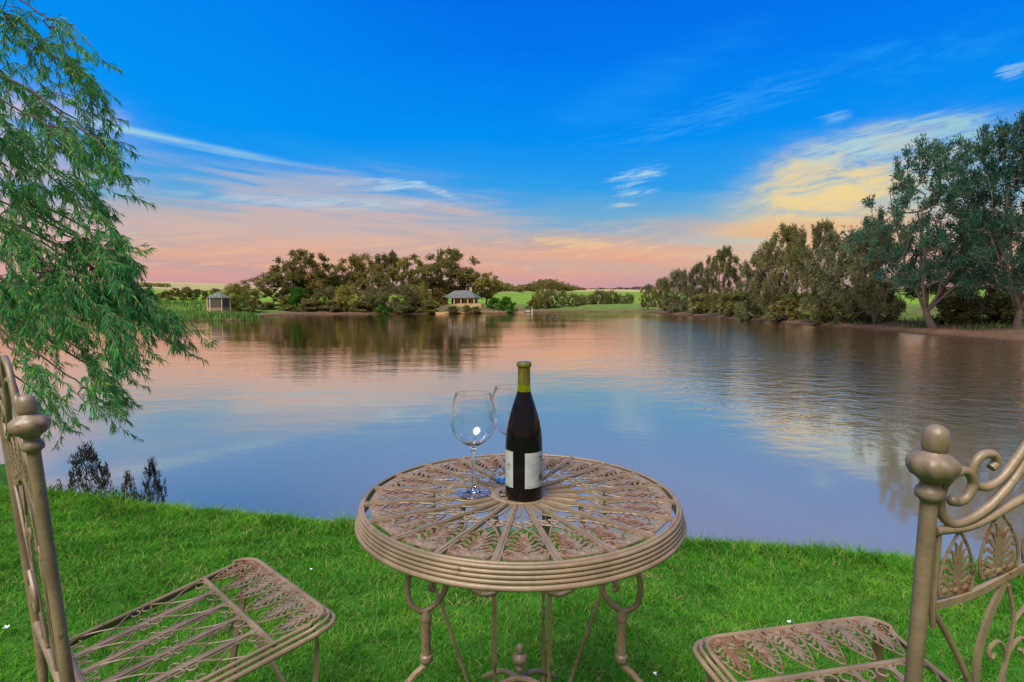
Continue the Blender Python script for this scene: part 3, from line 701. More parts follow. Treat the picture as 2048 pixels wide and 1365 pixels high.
# ---- glasses
def wine_glass(loc, label):
    g_ = thing('wine_glass', label, 'glass', loc, 0, 'empty wine glasses on the table')
    mb = MB()
    outer = [(.0005,.0042),(.008,.0040),(.018,.0026),(.029,.0010),(.0382,.0001),(.0392,.0008),(.0386,.0015),(.030,.0026),(.018,.0044),(.009,.0072),(.0058,.012),(.0043,.022),(.0040,.040),(.0042,.070),(.0047,.092),(.0060,.103),(.0095,.1085)]
    bowl = [(.0190,.1130),(.0300,.1205),(.0405,.1315),(.0480,.1450),(.0515,.1590),(.0520,.1720),(.0500,.1880),(.0465,.2030),(.0425,.2170),(.0395,.2268)]
    inner = [(.0386,.2272),(.0380,.2268)]+[(r-.0013, z+.0002) for r, z in bowl[-2:0:-1]]+[(.0180,.1142),(.0080,.1110),(.0005,.1100)]
    mb.lathe(outer+bowl+inner, 64, caps=False)
    mb.build('glass_body', GLASS, g_, weld=True)
wine_glass((-.0865, 1.2580, TH+.0008), 'empty stemmed wine glass left of the bottle, nearest the camera')
wine_glass((-.0010, 1.355, TH+.0008), 'empty wine glass half hidden behind the bottle')

# ================================================================== NEAR TREE (hanging in at the left)
def leaf_mesh(P, D, L, W, droop=.2):
    """P base points, D unit directions, L lengths, W widths -> folded lance leaves"""
    n = len(P); r = RNG.normal(size=(n,3)); s_ = np.cross(D, r); s_ /= np.linalg.norm(s_, axis=1)[:,None]+1e-9; s_ = s_*(W/2)[:,None]
    mid = P+D*(L*.45)[:,None]; tip = P+D*L[:,None]; tip[:,2] -= L*droop
    V = np.stack([P, mid+s_, tip, mid-s_], 1).reshape(-1, 3); i = np.arange(n)*4
    return V, np.stack([i, i+1, i+2, i+3], 1)
def near_tree():
    T = thing('peppermint_tree', 'drooping green peppermint tree reaching in from the left over the lake bank', 'tree', (-5.6, 4.9, tz(-5.6, 4.9)))
    base = Vector(T.location); inv = lambda p: p-base
    # foliage masses (picture cell, spread, share): each mass gets its own depth in the crown
    masses = [((45,70),(55,45),9),((110,130),(50,40),7),((30,190),(45,50),9),((160,170),(45,38),7),((205,210),(32,38),5),((90,240),(60,50),12),
        ((40,330),(45,60),14),((140,320),(50,45),14),((215,310),(35,50),9),((250,350),(18,40),4),((60,430),(55,50),14),((160,420),(50,45),11),((215,440),(25,45),5),
        ((60,520),(60,50),15),((170,530),(55,45),16),((240,540),(38,50),12),((265,570),(28,38),10),((40,620),(45,50),12),((140,620),(60,45),16),((225,620),(45,38),20),((270,600),(26,26),8),
        ((60,700),(50,40),8),((150,690),(50,40),8),((240,680),(40,35),9),((205,760),(25,32),5),((245,720),(24,40),6),((232,800),(17,30),6),((300,640),(28,24),6),((190,820),(20,20),2),((90,780),(35,30),5),((60,830),(30,30),3),
        ((330,665),(25,25),4),((365,685),(22,22),4),((130,85),(60,30),2),((-60,250),(50,200),30),((-60,600),(50,200),24),((120,850),(30,22),3)]
    tw_b = MB(); Ps, Ds, Ls = [], [], []
    trunk_top = Vector((-5.3, 4.9, 3.6)); limbs = MB()
    tpts = spline([base, base+Vector((.1,0,1.2)), Vector((-5.5,4.95,2.4)), trunk_top, Vector((-5.1,4.8,5.2))], 5)
    limbs.tube([inv(p) for p in tpts], [.17-.11*i/(len(tpts)-1) for i in range(len(tpts))], 12)
    for (cx, cy), (sx, sy), share in masses:
        Y0 = random.uniform(3.5, 4.7); c = at_y(cx, cy, Y0)
        src = tpts[int(len(tpts)*min(max((c.z+.6+1.)/6.2, .15), .98))]
        hub = c+Vector((-.30, .1, .28))
        mid = (src+hub)/2+Vector((random.uniform(-.1,.1), random.uniform(-.2,.2), random.uniform(.15,.45)))
        lp = spline([src, mid, hub, c+Vector((-.08,.02,.08))], 6)
        lp = [p+Vector((random.gauss(0,.012), random.gauss(0,.012), random.gauss(0,.012))) for p in lp]
        limbs.tube([inv(p) for p in lp], [.013*(1-.8*i/(len(lp)-1)) for i in range(len(lp))], 6)
        for k in range(int(share*(2.1 if cy < 460 else 2.4))):
            yy = Y0+random.gauss(0, .28); e = at_y(cx+random.gauss(0, sx*.66), cy+random.gauss(0, sy*.66), max(yy, 3.0))
            st = lp[int(len(lp)*random.uniform(.72, .99))]
            out = (e-st); L = out.length
            if L > .75: st = e-out*(.6/L)+Vector((0,0,.08)); 
            hgt = Vector((0, 0, .03+.12*random.random()))
            end = e+Vector((random.uniform(-.06,.16), random.uniform(-.1,.1), -random.uniform(-.02,.15)))
            tp = spline([st, (st+e)/2+hgt*.6, e, end], 5)
            tw_b.tube([inv(p) for p in tp], [.0032*(1-.75*i/(len(tp)-1)) for i in range(len(tp))], 4, cap=False)
            n = len(tp)
            for i in range(3, n):
                d_ = (tp[i]-tp[i-1]).normalized()
                for q in range(5 if i < n-5 else 6):
                    sd = Vector((random.gauss(0,1), random.gauss(0,1), random.gauss(0,.7))).normalized()
                    dd = (d_*.8+sd*.8+Vector((.1,0,-.38))).normalized()
                    pp = tp[i-1].lerp(tp[i], random.random()); Ps.append(inv(pp)); Ds.append(dd); Ls.append(random.uniform(.032,.066))
    limbs.build('trunk', DARKBARK, T); tw_b.build('twigs', DARKBARK, T, smooth=False)
    P, D, L = np.array(Ps), np.array(Ds), np.array(Ls); print('near leaves', len(P))
    V, Q = leaf_mesh(P, D, L, L*.14, .25); np_mesh('crown', V, Q, L_NEAR, T)
near_tree()

# ================================================================== TREES ON THE FAR AND RIGHT BANKS
def tree_proto(kind, seed, n_leaf=9000, leafsz=.3):
    """unit tree: spread about 1, height 1; leaf clumps in a ragged envelope, each carried by a limb"""
    random.seed(seed); rng = np.random.default_rng(seed); tr = MB()
    cfg = {'gum': (64, .24, .075, .06, 3.0), 'sheoak': (120, .10, .045, .075, 2.6), 'airy': (230, .20, .034, .042, 2.4), 'bush': (40, .0, .10, .09, 2.5), 'willow': (60, .02, .07, .10, 2.5)}[kind]
    nc, z0, cr_, cz_, ncut = cfg
    def env(z):
        if kind == 'gum': return .5*min(1, .45+1.1*(z-z0))*sqrt(max(0, 1-max(0, (z-.62)/.40)**2))
        if kind == 'sheoak': return .5*min(1, .50+.9*z)*max(.0, 1-max(0, (z-.45)/.60)**1.5)
        if kind == 'airy': return .5*min(1, .30+1.1*z)*max(.0, 1-max(0, (z-.5)/.56)**1.7)
        if kind == 'bush': return .5*sqrt(max(0, 1-(z/1.02)**2))
        return .5*min(1, .62+1.*z)*sqrt(max(0, 1-max(0, (z-.35)/.68)**2))
    ph = [random.uniform(0, 6.28) for _ in range(6)]
    C = []
    while len(C) < nc:
        z = random.uniform(z0, .97); a = random.uniform(0, 2*pi); R = env(z)*(1+.20*sin(3*a+ph[0]+z*5)+.14*sin(5*a+ph[1]-z*9))
        r = R*(random.random()**(.42 if kind != 'airy' else .5)); p = Vector((r*cos(a), r*sin(a), z))
        if min([(p-q).length for q in C] or [9]) > (.055 if nc > 70 else .075): C.append(p)
        elif random.random() < .02: C.append(p)
    nodes = [(Vector((0,0,0)), -1)]
    lean = Vector((random.uniform(-.06,.06), random.uniform(-.06,.06), 0))
    if kind in ('gum', 'airy', 'sheoak'):
        for k in range(1, 5): nodes.append((lean*(k/4)+Vector((0,0,max(z0,.14)*.9*k/4)), len(nodes)-1))
    if kind in ('airy', 'sheoak'):
        b0 = 2 if kind == 'airy' else 1
        for k in range(7):
            a = k*2*pi/7+random.random()*.6; el = random.uniform(.12, .62); tip = Vector((.42*el*1.5*cos(a), .42*el*1.5*sin(a), random.uniform(.72,.93)-.25*el)); par = b0; q0 = nodes[b0][0]
            for j in range(1, 7):
                f_ = j/6; q = q0+(tip-q0)*f_+Vector((tip.x*.12*sin(pi*f_), tip.y*.12*sin(pi*f_), 0))+Vector((random.gauss(0,.008), random.gauss(0,.008), 0)); nodes.append((q, par)); par = len(nodes)-1
    order = sorted(C, key=lambda p: p.z*1.0+math.hypot(p.x, p.y)*.8)
    for p in order:
        best = None
        for i, (q, par) in enumerate(nodes):
            d = p-q; c_ = d.length*1.0+(.9*max(0, q.z-p.z+.03))+ (.06 if i == 0 and kind != 'bush' else 0)-.25*q.z
            if best is None or c_ < best[0]: best = (c_, i)
        q = nodes[best[1]][0]; mid = (p+q)/2+Vector((random.gauss(0,.012), random.gauss(0,.012), -.10*(p-q).length))
        nodes.append((mid, best[1])); nodes.append((p, len(nodes)-1))
    cnt = [0]*len(nodes)
    for i in range(len(nodes)-1, 0, -1): cnt[i] += 1; cnt[nodes[i][1]] += cnt[i]
    kr = {'airy':.00100,'sheoak':.0014}.get(kind, .0021)
    r_of = lambda i: kr*sqrt(max(cnt[i], 1)) if i else kr*sqrt(len(nodes))*1.3
    for i in range(1, len(nodes)):
        q, par = nodes[i][0], nodes[i][1]; tr.tube([nodes[par][0], q], [min(r_of(par), r_of(i)*1.5), r_of(i)], 6 if cnt[i] > 8 else 4, cap=False)
    # leaf sprays: short twigs fanning from every clump centre
    Cn = np.array([list(p) for p in C]); ax = Cn.mean(0); ax[2] = z0
    nsp = 9 if kind != 'airy' else 7; idx = rng.integers(0, len(C), n_leaf); sub = rng.integers(0, nsp, n_leaf)
    outw = Cn-ax*np.array([1,1,1]); outw /= np.linalg.norm(outw, axis=1)[:,None]+1e-6
    spd = rng.normal(size=(len(C), nsp, 3))*.8+outw[:,None,:]*.7+{'gum':np.array([0,0,.1]),'sheoak':np.array([0,0,1.3]),'airy':np.array([0,0,.9]),'bush':np.array([0,0,.3]),'willow':np.array([0,0,-.9])}[kind]
    spd /= np.linalg.norm(spd, axis=2)[:,:,None]; sc_ = np.array([cr_, cr_, cz_])
    tt = rng.uniform(0, 1, n_leaf)**.8
    size = rng.uniform(.65, 1.35, len(C))[idx]
    P = Cn[idx]+spd[idx, sub]*(sc_*1.25)*(tt*size)[:,None]+rng.normal(size=(n_leaf,3))*sc_*.27
    P[:,2] = np.maximum(P[:,2], .005)
    D = spd[idx, sub]*.9+rng.normal(size=(n_leaf,3))*(.45 if kind in ('sheoak','airy','willow') else .9); D /= np.linalg.norm(D, axis=1)[:,None]
    L = rng.uniform(.6,1.5,n_leaf)*leafsz
    wratio = {'gum':.5,'sheoak':.26,'airy':.26,'bush':.5,'willow':.28}[kind]
    V, Q = leaf_mesh(P, D, L, L*wratio, .1)
    # twigs of the sprays
    for ci in range(len(C)):
        for k in range(0, nsp, 3):
            tr.tube([C[ci], C[ci]+Vector(spd[ci,k]*sc_*1.1)], [kr*.8, kr*.3], 3, cap=False)
    return tr, V, Q
PROTO = {}
def proto(key, kind, seed, n_leaf, leafsz, lm, bark):
    tr, V, Q = tree_proto(kind, seed, n_leaf, leafsz)
    me = bpy.data.meshes.new('trunk'); me.from_pydata(tr.v, [], tr.f); me.materials.append(bark); me.shade_smooth()
    cr = np_mesh('crown', V, Q, lm); cm = cr.data; bpy.data.objects.remove(cr)
    PROTO[key] = (me, cm)
proto('tall_a', 'airy', 11, 33000, .020, L_TEAL, BARK); proto('tall_b', 'airy', 23, 38000, .021, L_TEAL, BARK)
proto('grey_a', 'sheoak', 5, 24000, .032, L_GREY, BARK); proto('grey_b', 'sheoak', 6, 24000, .032, L_OLIVE, BARK); proto('grey_c', 'willow', 8, 18000, .042, L_GREY, BARK)
proto('gum_a', 'gum', 31, 10000, .036, L_EUC, PALEBARK); proto('gum_b', 'gum', 32, 10000, .036, L_EUC, PALEBARK); proto('gum_c', 'gum', 37, 10000, .04, L_LIGHT, BARK)
proto('dark_a', 'gum', 41, 9000, .04, L_DARK, BARK); proto('wil_a', 'willow', 51, 8000, .06, L_LIGHT, BARK); proto('wil_b', 'willow', 52, 8000, .06, L_OLIVE, BARK)
proto('bush_a', 'bush', 61, 6000, .07, L_OLIVE, BARK); proto('bush_b', 'bush', 62, 6000, .07, L_BRIGHT, BARK); proto('bush_c', 'bush', 63, 5000, .07, L_RUST, BARK); proto('bush_d', 'bush', 64, 6000, .07, L_EUC, BARK)
proto('ridge', 'gum', 71, 900, .10, L_DARK, BARK); proto('bush_black', 'sheoak', 66, 3600, .055, L_BLACK, DARKBARK)
def plant(name, key, px, top, half, Y, label, cat='tree', group=None, rz=None, sink=.1, zbase=None, deepen=1.):
    """stand a tree where the ray through px meets distance Y; its height and spread follow its size there"""
    p = at_y(px, 600, Y)
    while float(sdist(np.array([p.x]), np.array([Y]))[0]) < (.5 if name == 'bush' else 1.3) and name != 'bank_shrub' and Y < 400: Y += .7; p = at_y(px, 600, Y)
    z = tz(p.x, Y) if zbase is None else zbase
    ztop = at_y(px, top, Y).z; H = ztop-z+sink; W = 2*half/F*math.hypot(p.x, Y)*(Y/math.hypot(p.x, Y))
    o_ = thing(name, label, cat, (p.x, Y, z-sink), 0, group)
    tm, cm = PROTO[key]; r = random.uniform(0, 2*pi) if rz is None else rz
    for nm, me in (('trunk', tm), ('crown', cm)):
        c_ = bpy.data.objects.new(nm, me); COL.objects.link(c_); c_.parent = o_; c_.rotation_euler = (0,0,r); c_.scale = (W, W*deepen, H)
    return o_
random.seed(3)
gr = 'trees along the right bank'
R_ = [ # key, px, top, half, Y, label
 ('tall_b',2035,235,150,41,'tallest teal she-oak at the right edge of the picture on the bank','sheoak_tree'),
 ('tall_a',1868,288,150,47,'tall airy blue-green she-oak with a pale forked trunk on the right bank','sheoak_tree'),
 ('grey_c',1950,450,95,50,'grey-green filler tree low between the two tall she-oaks','bank_tree'),
 ('grey_a',1752,455,80,55,'wispy grey she-oak just left of the tall airy one','sheoak_tree'),
 ('grey_c',1700,468,75,61,'dense grey weeping tree overhanging the dark patch of right bank','bank_tree'),
 ('grey_a',1640,456,60,68,'grey she-oak with a split crown in the middle of the right bank row','sheoak_tree'),
 ('grey_b',1567,462,68,75,'round brownish she-oak beside the sky gap in the right bank row','sheoak_tree'),
 ('grey_c',1525,510,48,82,'low grey weeping tree beside the sky gap of the right bank','bank_tree'),
 ('grey_b',1446,502,50,100,'yellowish olive she-oak left of the sky gap on the right bank','sheoak_tree'),
 ('grey_a',1398,532,36,117,'bluish grey she-oak left of the yellowish olive one','sheoak_tree'),
 ('grey_c',1360,545,36,130,'greenish weeping tree toward the far end of the right bank row','bank_tree'),
 ('grey_b',1325,560,28,150,'small olive she-oak toward the far end of the right bank','sheoak_tree'),
 ('grey_a',1296,572,20,165,'smallest she-oak ending the right bank row beside the green field','sheoak_tree'),
 ('bush_a',1655,575,45,63,'olive undergrowth bush at the foot of the grey trees','bush'),
 ('bush_a',1480,585,38,92,'olive bush at the water under the sky gap','bush'),
 ('bush_d',1572,600,34,70,'dark bush hanging over the water at mid right bank','bush'),
 ('bush_a',1745,570,42,58,'olive bush left of the pale forked trunk','bush'),
 ('bush_d',1925,596,48,49,'dark low bush between the two tall she-oaks','bush'),
 ('bush_a',2010,590,40,47,'olive bush right behind the tallest she-oak trunk','bush'),
 ('bush_b',1500,612,20,80,'bright green low shrub at the water edge of the right bank','bush'),
 ('bush_a',1410,590,30,112,'olive bush below the bluish grey she-oak','bush'),
 ('bush_d',1345,600,24,142,'dark bush near the far end of the right bank','bush')]
for key, px, top, half, Y, lab, nm in R_:
    Y *= .9
    plant(nm, key, px, top, half, Y, lab, 'bush' if nm == 'bush' else 'tree', gr if nm != 'bush' else 'bushes on the right bank')
gi = 'trees on the far shore around the cottage'
I_ = [
 ('gum_a',545,548,42,146,'pale-trunked gum leaning at the left end of the far shore grove','gum_tree'),
 ('gum_b',600,506,52,152,'tall airy gum with sky showing through, left of the far grove','gum_tree'),
 ('gum_c',660,528,36,156,'mid green gum between the airy gum and the yellowish round one','gum_tree'),
 ('gum_a',722,513,42,158,'broad yellowish gum in the middle of the far grove','gum_tree'),
 ('dark_a',776,507,30,162,'dark narrow crowned tree in the middle of the far grove','dark_tree'),
 ('gum_c',826,518,42,154,'round yellow-green gum right of the dark narrow tree','gum_tree'),
 ('gum_b',892,504,58,165,'largest open-crowned gum behind the cottage','gum_tree'),
 ('gum_a',935,540,30,168,'brown-green gum above the cottage roof','gum_tree'),
 ('gum_c',972,547,36,164,'olive round tree just right of the cottage','gum_tree'),
 ('dark_a',690,548,40,160,'dark low crowned tree filling the left of the far grove','dark_tree'),
 ('dark_a',860,556,42,166,'dark tree filling the gap behind the rusty bush','dark_tree'),
 ('dark_a',630,562,36,158,'dark tree behind the green waterside bush of the left grove','dark_tree'),
 ('gum_c',500,578,22,138,'small gum filling between the shed willow and the grove','gum_tree'),
 ('wil_a',478,569,36,118,'light green willowy tree right behind the round shed','willow_tree'),
 ('wil_a',696,572,28,134,'pale olive weeping tree on the bank in the left grove','willow_tree'),
 ('wil_b',793,570,42,135,'wide olive weeping tree on the bank in the middle','willow_tree'),
 ('wil_b',650,575,28,136,'brownish weeping tree on the left bank of the grove','willow_tree'),
 ('bush_b',598,578,20,138,'fresh green bush under the airy gum','bush'),
 ('bush_c',878,579,15,146,'rusty orange bush left of the cottage','bush'),
 ('bush_b',764,611,14,129,'bright green bush at the water edge of the far shore','bush'),
 ('bush_d',740,598,30,140,'dark bush behind the wide olive weeping tree','bush'),
 ('bush_d',842,590,26,142,'dark bush left of the rusty orange bush','bush'),
 ('bush_d',570,594,24,140,'dark bush at the foot of the leaning pale gum','bush'),
 ('bush_b',990,597,16,146,'green clipped bush right of the cottage terrace','bush'),
 ('bush_b',1013,596,16,142,'green bush farthest right of the cottage by the vineyard','bush'),
 ('bush_d',935,612,12,133,'low grey-green bush below the cottage terrace','bush'),
 ('bush_a',952,614,12,132,'low olive bush below the cottage terrace wall','bush'),
 ('gum_c',612,548,34,150,'olive gum low in front of the tall airy gum','gum_tree'),
 ('gum_a',755,545,30,150,'low brownish gum in front of the dark narrow tree','gum_tree'),
 ('wil_b',745,580,26,137,'small weeping tree left of the wide olive one on the bank','willow_tree'),
 ('wil_a',836,572,26,138,'pale weeping tree between the wide olive one and the rusty bush','willow_tree'),
 ('bush_d',620,600,26,133,'dark undergrowth bush below the olive gum of the grove','bush'),
 ('bush_a',665,602,22,133,'olive undergrowth bush left of the pale weeping tree','bush'),
 ('bush_a',722,604,22,134,'olive undergrowth bush right of the pale weeping tree','bush'),
 ('bush_a',815,602,22,134,'brown-green undergrowth bush under the wide weeping tree','bush'),
 ('bush_d',862,604,20,136,'dark undergrowth bush between rusty bush and shore fence','bush'),
 ('bush_d',535,606,26,130,'dark low bush on the shore at the left end of the grove','bush'),
 ('bush_a',905,614,14,130,'low olive bush at the water under the verandah posts','bush'),
 ('bush_d',580,612,20,129,'flat dark shore bush left of the grove undergrowth','bush')]
for key, px, top, half, Y, lab, nm in I_:
    Y = Y*.9 if Y <= 142 else Y-4
    plant(nm, key, px, top, half, Y, lab, 'bush' if nm == 'bush' else 'tree', gi if nm != 'bush' else 'bushes on the far shore')
gm = 'olive row trees at the far end of the lake'
for k, (key, px, top, half, lab) in enumerate([('bush_d',1065,600,13,'dark round bush at the left end of the far end row'),('wil_b',1082,577,17,'tallest olive tree at the left of the far end row'),('wil_b',1103,580,17,'second tall olive tree of the far end row'),('grey_b',1126,582,14,'thin olive tree third in the far end row'),
   ('wil_b',1146,588,14,'fourth olive tree of the far end row, rounded'),('wil_b',1163,590,12,'fifth tree of the far end row, low crown'),('wil_b',1180,590,13,'sixth tree of the far end row, bare trunk below'),('wil_b',1198,581,18,'broad tall tree right of the middle of the far end row'),
   ('wil_b',1221,583,16,'tree right beside the broad tall one of the far end row'),('wil_b',1240,590,12,'low tree near the right end of the far end row'),('wil_b',1257,588,11,'last tree of the far end row beside the bright field gap')]):
    Y = 150+k*3.6; plant('row_tree', key, px, top, half, Y, lab, 'tree', gm)
for k, (px, top, half, Y, key, lab) in enumerate([(330,584,16,185,'bush_d','dark bush seen through the peppermint twigs on the left field'),(352,578,12,215,'bush_c','brown bush on the left field below the tan hill'),(376,577,14,190,'bush_d','larger dark bush in the left field below the tan hill'),
    (394,579,9,195,'dark_a','slim dark tree in the left field'),(412,584,9,200,'bush_d','small dark bush left of the shed roof'),(300,588,16,170,'bush_d','dark bush behind the left reeds'),(430,578,12,215,'gum_a','distant thin gum directly above the shed roof'),(100,586,22,200,'bush_d','field bush hidden deep behind the peppermint foliage')]):
    plant('field_bush', key, px, top, half, Y, lab, 'bush' if 'bush' in key else 'tree', 'bushes on the left field')
# skyline trees on the ridge: single ones
rl = ['dark flat-crowned tree on the tan hill, leftmost of the skyline','dark low tree on the tan hill beside the leftmost','dark tree in the clump on the tan hill','small dark tree ending the clump on the tan hill','left tree of the pair on the tan hill','right tree of the pair on the tan hill',
 'skyline tree right of the wood','second skyline tree right of the wood','third skyline tree right of the wood','umbrella shaped skyline tree over the far end row','skyline tree right of the umbrella shaped one','low skyline tree above the last row tree','broad skyline tree beside the right bank trees','last skyline tree touching the right bank trees']
for (px, top, half), lab in zip([(312,566,12),(340,568,10),(362,569,12),(380,571,8),(408,571,7),(425,572,7),(1170,578,8),(1186,577,8),(1203,576,10),(1222,577,10),(1238,575,9),(1255,576,10),(1275,574,12),(1295,573,11)], rl):
    Y = 560; plant('ridge_tree', 'ridge', px, top, half, Y, lab, 'tree', 'trees on the skyline', sink=1.)
# far wood read as one mass
def wood():
    Vs, Qs, n0 = [], [], 0; rng = np.random.default_rng(5)
    tm, cm = PROTO['ridge']; V0 = np.empty(len(cm.vertices)*3, np.float32); cm.vertices.foreach_get('co', V0); V0 = V0.reshape(-1, 3)
    Q0 = np.array([list(p.vertices) for p in cm.polygons])
    spots = [(x, 566+6*sin(x*.05)+max(0,(x-1100))*.1+random.uniform(-2,5), random.uniform(10,16), random.uniform(440,560)) for x in np.linspace(985, 1160, 34)]
    spots += [(x, 590+random.uniform(-3,3), random.uniform(9,14), random.uniform(300,330)) for x in np.linspace(-40, 330, 26)]
    spots += [(x, 586+random.uniform(-3,3), random.uniform(14,22), random.uniform(330,380)) for x in np.linspace(1700, 2200, 22)]
    for x, top, half, Y in spots:
        p = at_y(x, 600, Y); z = tz(p.x, Y)-1; H = max(at_y(x, top, Y).z-z, 3); W = 2*half/F*Y; a = rng.uniform(0, 6.28); V = V0.copy()
        R = np.array([[cos(a), -sin(a)],[sin(a), cos(a)]]); V[:,:2] = V[:,:2]@R.T*W; V[:,2] *= H; V += np.array([p.x, Y, z]); Vs.append(V); Qs.append(Q0+n0); n0 += len(V)
    tag(np_mesh('distant_wood', np.concatenate(Vs), np.concatenate(Qs), L_EUC), 'brown-green wood along the far ridge beyond the vineyard', 'wood', kind='stuff')
wood()
# dark shrubs growing on the hidden bank beyond the lawn, lower left
gb = 'dark twiggy shrubs on the near bank'
for px, top, half, Y, lab in ((155,902,54,5.3,'wide dark twiggy shrub on the near bank behind the left chair'),(240,953,24,4.95,'smallest dark shrub between its two neighbours on the near bank'),(288,930,30,4.9,'upright dark shrub on the near bank, rightmost of three')):
    plant('bank_shrub', 'bush_black', px, top, half, Y, lab, 'shrub', gb, sink=.02)
# reeds of the left shore
def reeds():
    n = 26000; px = RNG.uniform(-60, 520, n); py = RNG.uniform(616, 642, n); P = []
    for a, b_ in zip(px, py):
        p = at_z(a, b_, ZW+.1); P.append((p.x, p.y))
    P = np.array(P); sd = sdist(P[:,0], P[:,1]); k = (sd > -.35)&(P[:,1] < 150)&(sd < 60)&((P[:,0] < -55)|(P[:,1] < 97))&(hashn(P[:,0], P[:,1], .3)+RNG.normal(0,.5,n) > -.6); P = P[k]; sd = sd[k]
    z = np.maximum(terrain(P[:,0], P[:,1]), ZW-.1)
    h = RNG.uniform(.35, .9, len(P))*(1+.9*smooth(sd, 4, 20)); blades('reeds', np.stack([P[:,0], P[:,1], z], 1), h, np.full(len(P), .12), REED, .5, 'green reeds and tall grass fringing the left shore', 'reeds')
reeds()
def bank_grass():
    n = 24000; x = RNG.uniform(29, 60, n); y = RNG.uniform(20, 110, n); sd = sdist(x, y); k = (sd > 1.2)&(sd < 14)&(hashn(x, y, .55)*.5+.5+RNG.normal(0,.12,n) > .52); x, y = x[k], y[k]
    blades('bank_grass', np.stack([x, y, terrain(x, y)], 1), RNG.uniform(.12,.4,len(x)), np.full(len(x), .07), REED, .7, 'rough tufted grass on the right bank under the trees')
bank_grass()

# ================================================================== BUILDINGS AND SMALL THINGS FAR OFF
STONE = mat('sandstone', (.48,.33,.17,1), .9, nscale=3, ncol=(.36,.24,.12,1), bump=.4, bscale=4); TIN = mat('blue_grey_tin', (.075,.085,.08,1), .8, nscale=2, ncol=(.11,.12,.11,1)); CREAM = mat('cream_paint', (.62,.45,.25,1), .6)
DK = mat('dark_opening', (.03,.025,.02,1), .3); WOOD = mat('weathered_wood', (.20,.14,.09,1), .85, nscale=6, ncol=(.28,.21,.14,1)); LITE = mat('pale_render', (.62,.58,.5,1), .8)
def px_m(Y): return Y/F
YC = 146.; u_ = px_m(YC)
c0 = at_y(925, 609.5, YC)
ct = thing('cottage', 'small sandstone cottage with blue-grey tin roof and verandah on the far shore', 'cottage', c0, radians(-12))
fl = 0.; W2, D2 = 31*u_, 3.2; EH = 13*u_; RH = 27*u_
mb = MB(); mb.box((.35, .9, EH/2), (W2-1.1, D2-1.1, EH/2)); mb.build('wall', STONE, ct, smooth=False)
mb = MB(); ex, ey = W2+.3, D2+.35; rx = W2*.52
vs = [(-ex,-ey,EH-.05),(ex,-ey,EH-.05),(ex,ey,EH-.05),(-ex,ey,EH-.05),(-rx,0,RH),(rx,0,RH)]
vs2 = [(x, y, z+.09) for x, y, z in vs]
mb.add(vs+vs2, [(6,7,11,10),(7,8,11),(8,9,10,11),(9,6,10),(4,5,1,0),(5,2,1),(5,4,3,2),(4,0,3),(0,1,7,6),(1,2,8,7),(2,3,9,8),(3,0,6,9)])
rf = mb.build('roof', TIN, ct, smooth=False)
mb = MB()
for k in range(-11, 12):
    x = k*.38; xr = max(-rx, min(rx, x)); tt = 1-max(0, abs(x)-rx)/(ex-rx)
    mb.tube([(x,-ey,EH+.06),(xr if abs(x) <= rx else x, -ey+(ey)*tt, EH+.06+(RH-EH)*tt)], .03, 4)
mb.build('roof_seam', TIN, rf, smooth=False)
mb = MB(); mb.box((rx+.1,.3,RH+.25),(.28,.28,.55)); mb.box((rx+.1,.3,RH+.84),(.34,.34,.06)); mb.build('chimney', STONE, rf, smooth=False)
for x in (-W2, -W2*.72, -W2*.3, W2*.15, W2*.6, W2):
    mb = MB(); mb.box((x,-D2,EH/2-.02),(.09,.09,EH/2)); mb.build('verandah_post', CREAM, ct, smooth=False)
mb = MB(); mb.box((0,-D2*.4,-.12),(W2+.3,D2*.75,.12)); mb.build('verandah_floor', STONE, ct, smooth=False)
for x in (-2.1, 2.2):
    mb = MB(); mb.box((x,-D2+2.0-.03,EH*.55),(.42,.04,.42)); wn = mb.build('window', CREAM, ct, smooth=False); mb = MB(); mb.box((x,-D2+2.0-.09,EH*.55),(.34,.03,.34)); mb.build('pane', DK, wn, smooth=False)
mb = MB(); mb.box((.2,-D2+2.0-.03,EH*.42),(.38,.04,EH*.42)); mb.build('door', DK, ct, smooth=False)
# terrace wall
p = at_y(938, 612, 141); tw = thing('terrace_wall', 'low sandstone terrace wall in front of the cottage', 'wall', p, radians(-8)); mb = MB(); mb.box((0,0,-.25),(3.1,.25,.75)); mb.box((0,0,.54),(3.2,.3,.05)); mb.build('stonework', STONE, tw, smooth=False)
# round shed on the spit
ys = 92.; s0 = at_y(438, 627, ys); us = px_m(ys); R = 21*us; H = (627-595)*us; zb = s0.z-.15
sh = thing('birdwatching_shed', 'small six-sided shed with pointed grey roof on the grassy spit', 'shed', (s0.x, s0.y, zb), radians(12))
mb = MB(); mb.lathe([(R*1.10,H),(R*1.12,H+.06),(R*.12,H+.95),(.02,H+1.08)], 6); mb.build('roof', TIN, sh, smooth=False)
mb = MB(); mb.lathe([(R*.97,.0),(R*.97,H*.42)], 6); mb.build('lower_wall', WOOD, sh, smooth=False)
PAL = mat('shed_mesh_panel', (.055,.05,.035,1), .8); PALB = mat('shed_light_panel', (.34,.28,.18,1), .7)
for k in range(6):
    a, b2 = k*pi/3, (k+1)*pi/3; p1 = Vector((cos(a)*R, sin(a)*R, 0)); p2 = Vector((cos(b2)*R, sin(b2)*R, 0)); mb = MB(); mb.box(p1+Vector((0,0,H/2)), (.05,.05,H/2), a); mb.build('corner_post', CREAM, sh, smooth=False)
    mm = (p1+p2)*.5*.985; mb = MB(); mb.box(mm+Vector((0,0,H*.71)), (.03, R*.42, H*.27), (a+b2)/2); mb.build('screen_panel', PAL, sh, smooth=False)
mb = MB(); mb.box((0,0,-.05),(R*1.05,R*1.05,.12)); mb.build('deck', WOOD, sh, smooth=False)
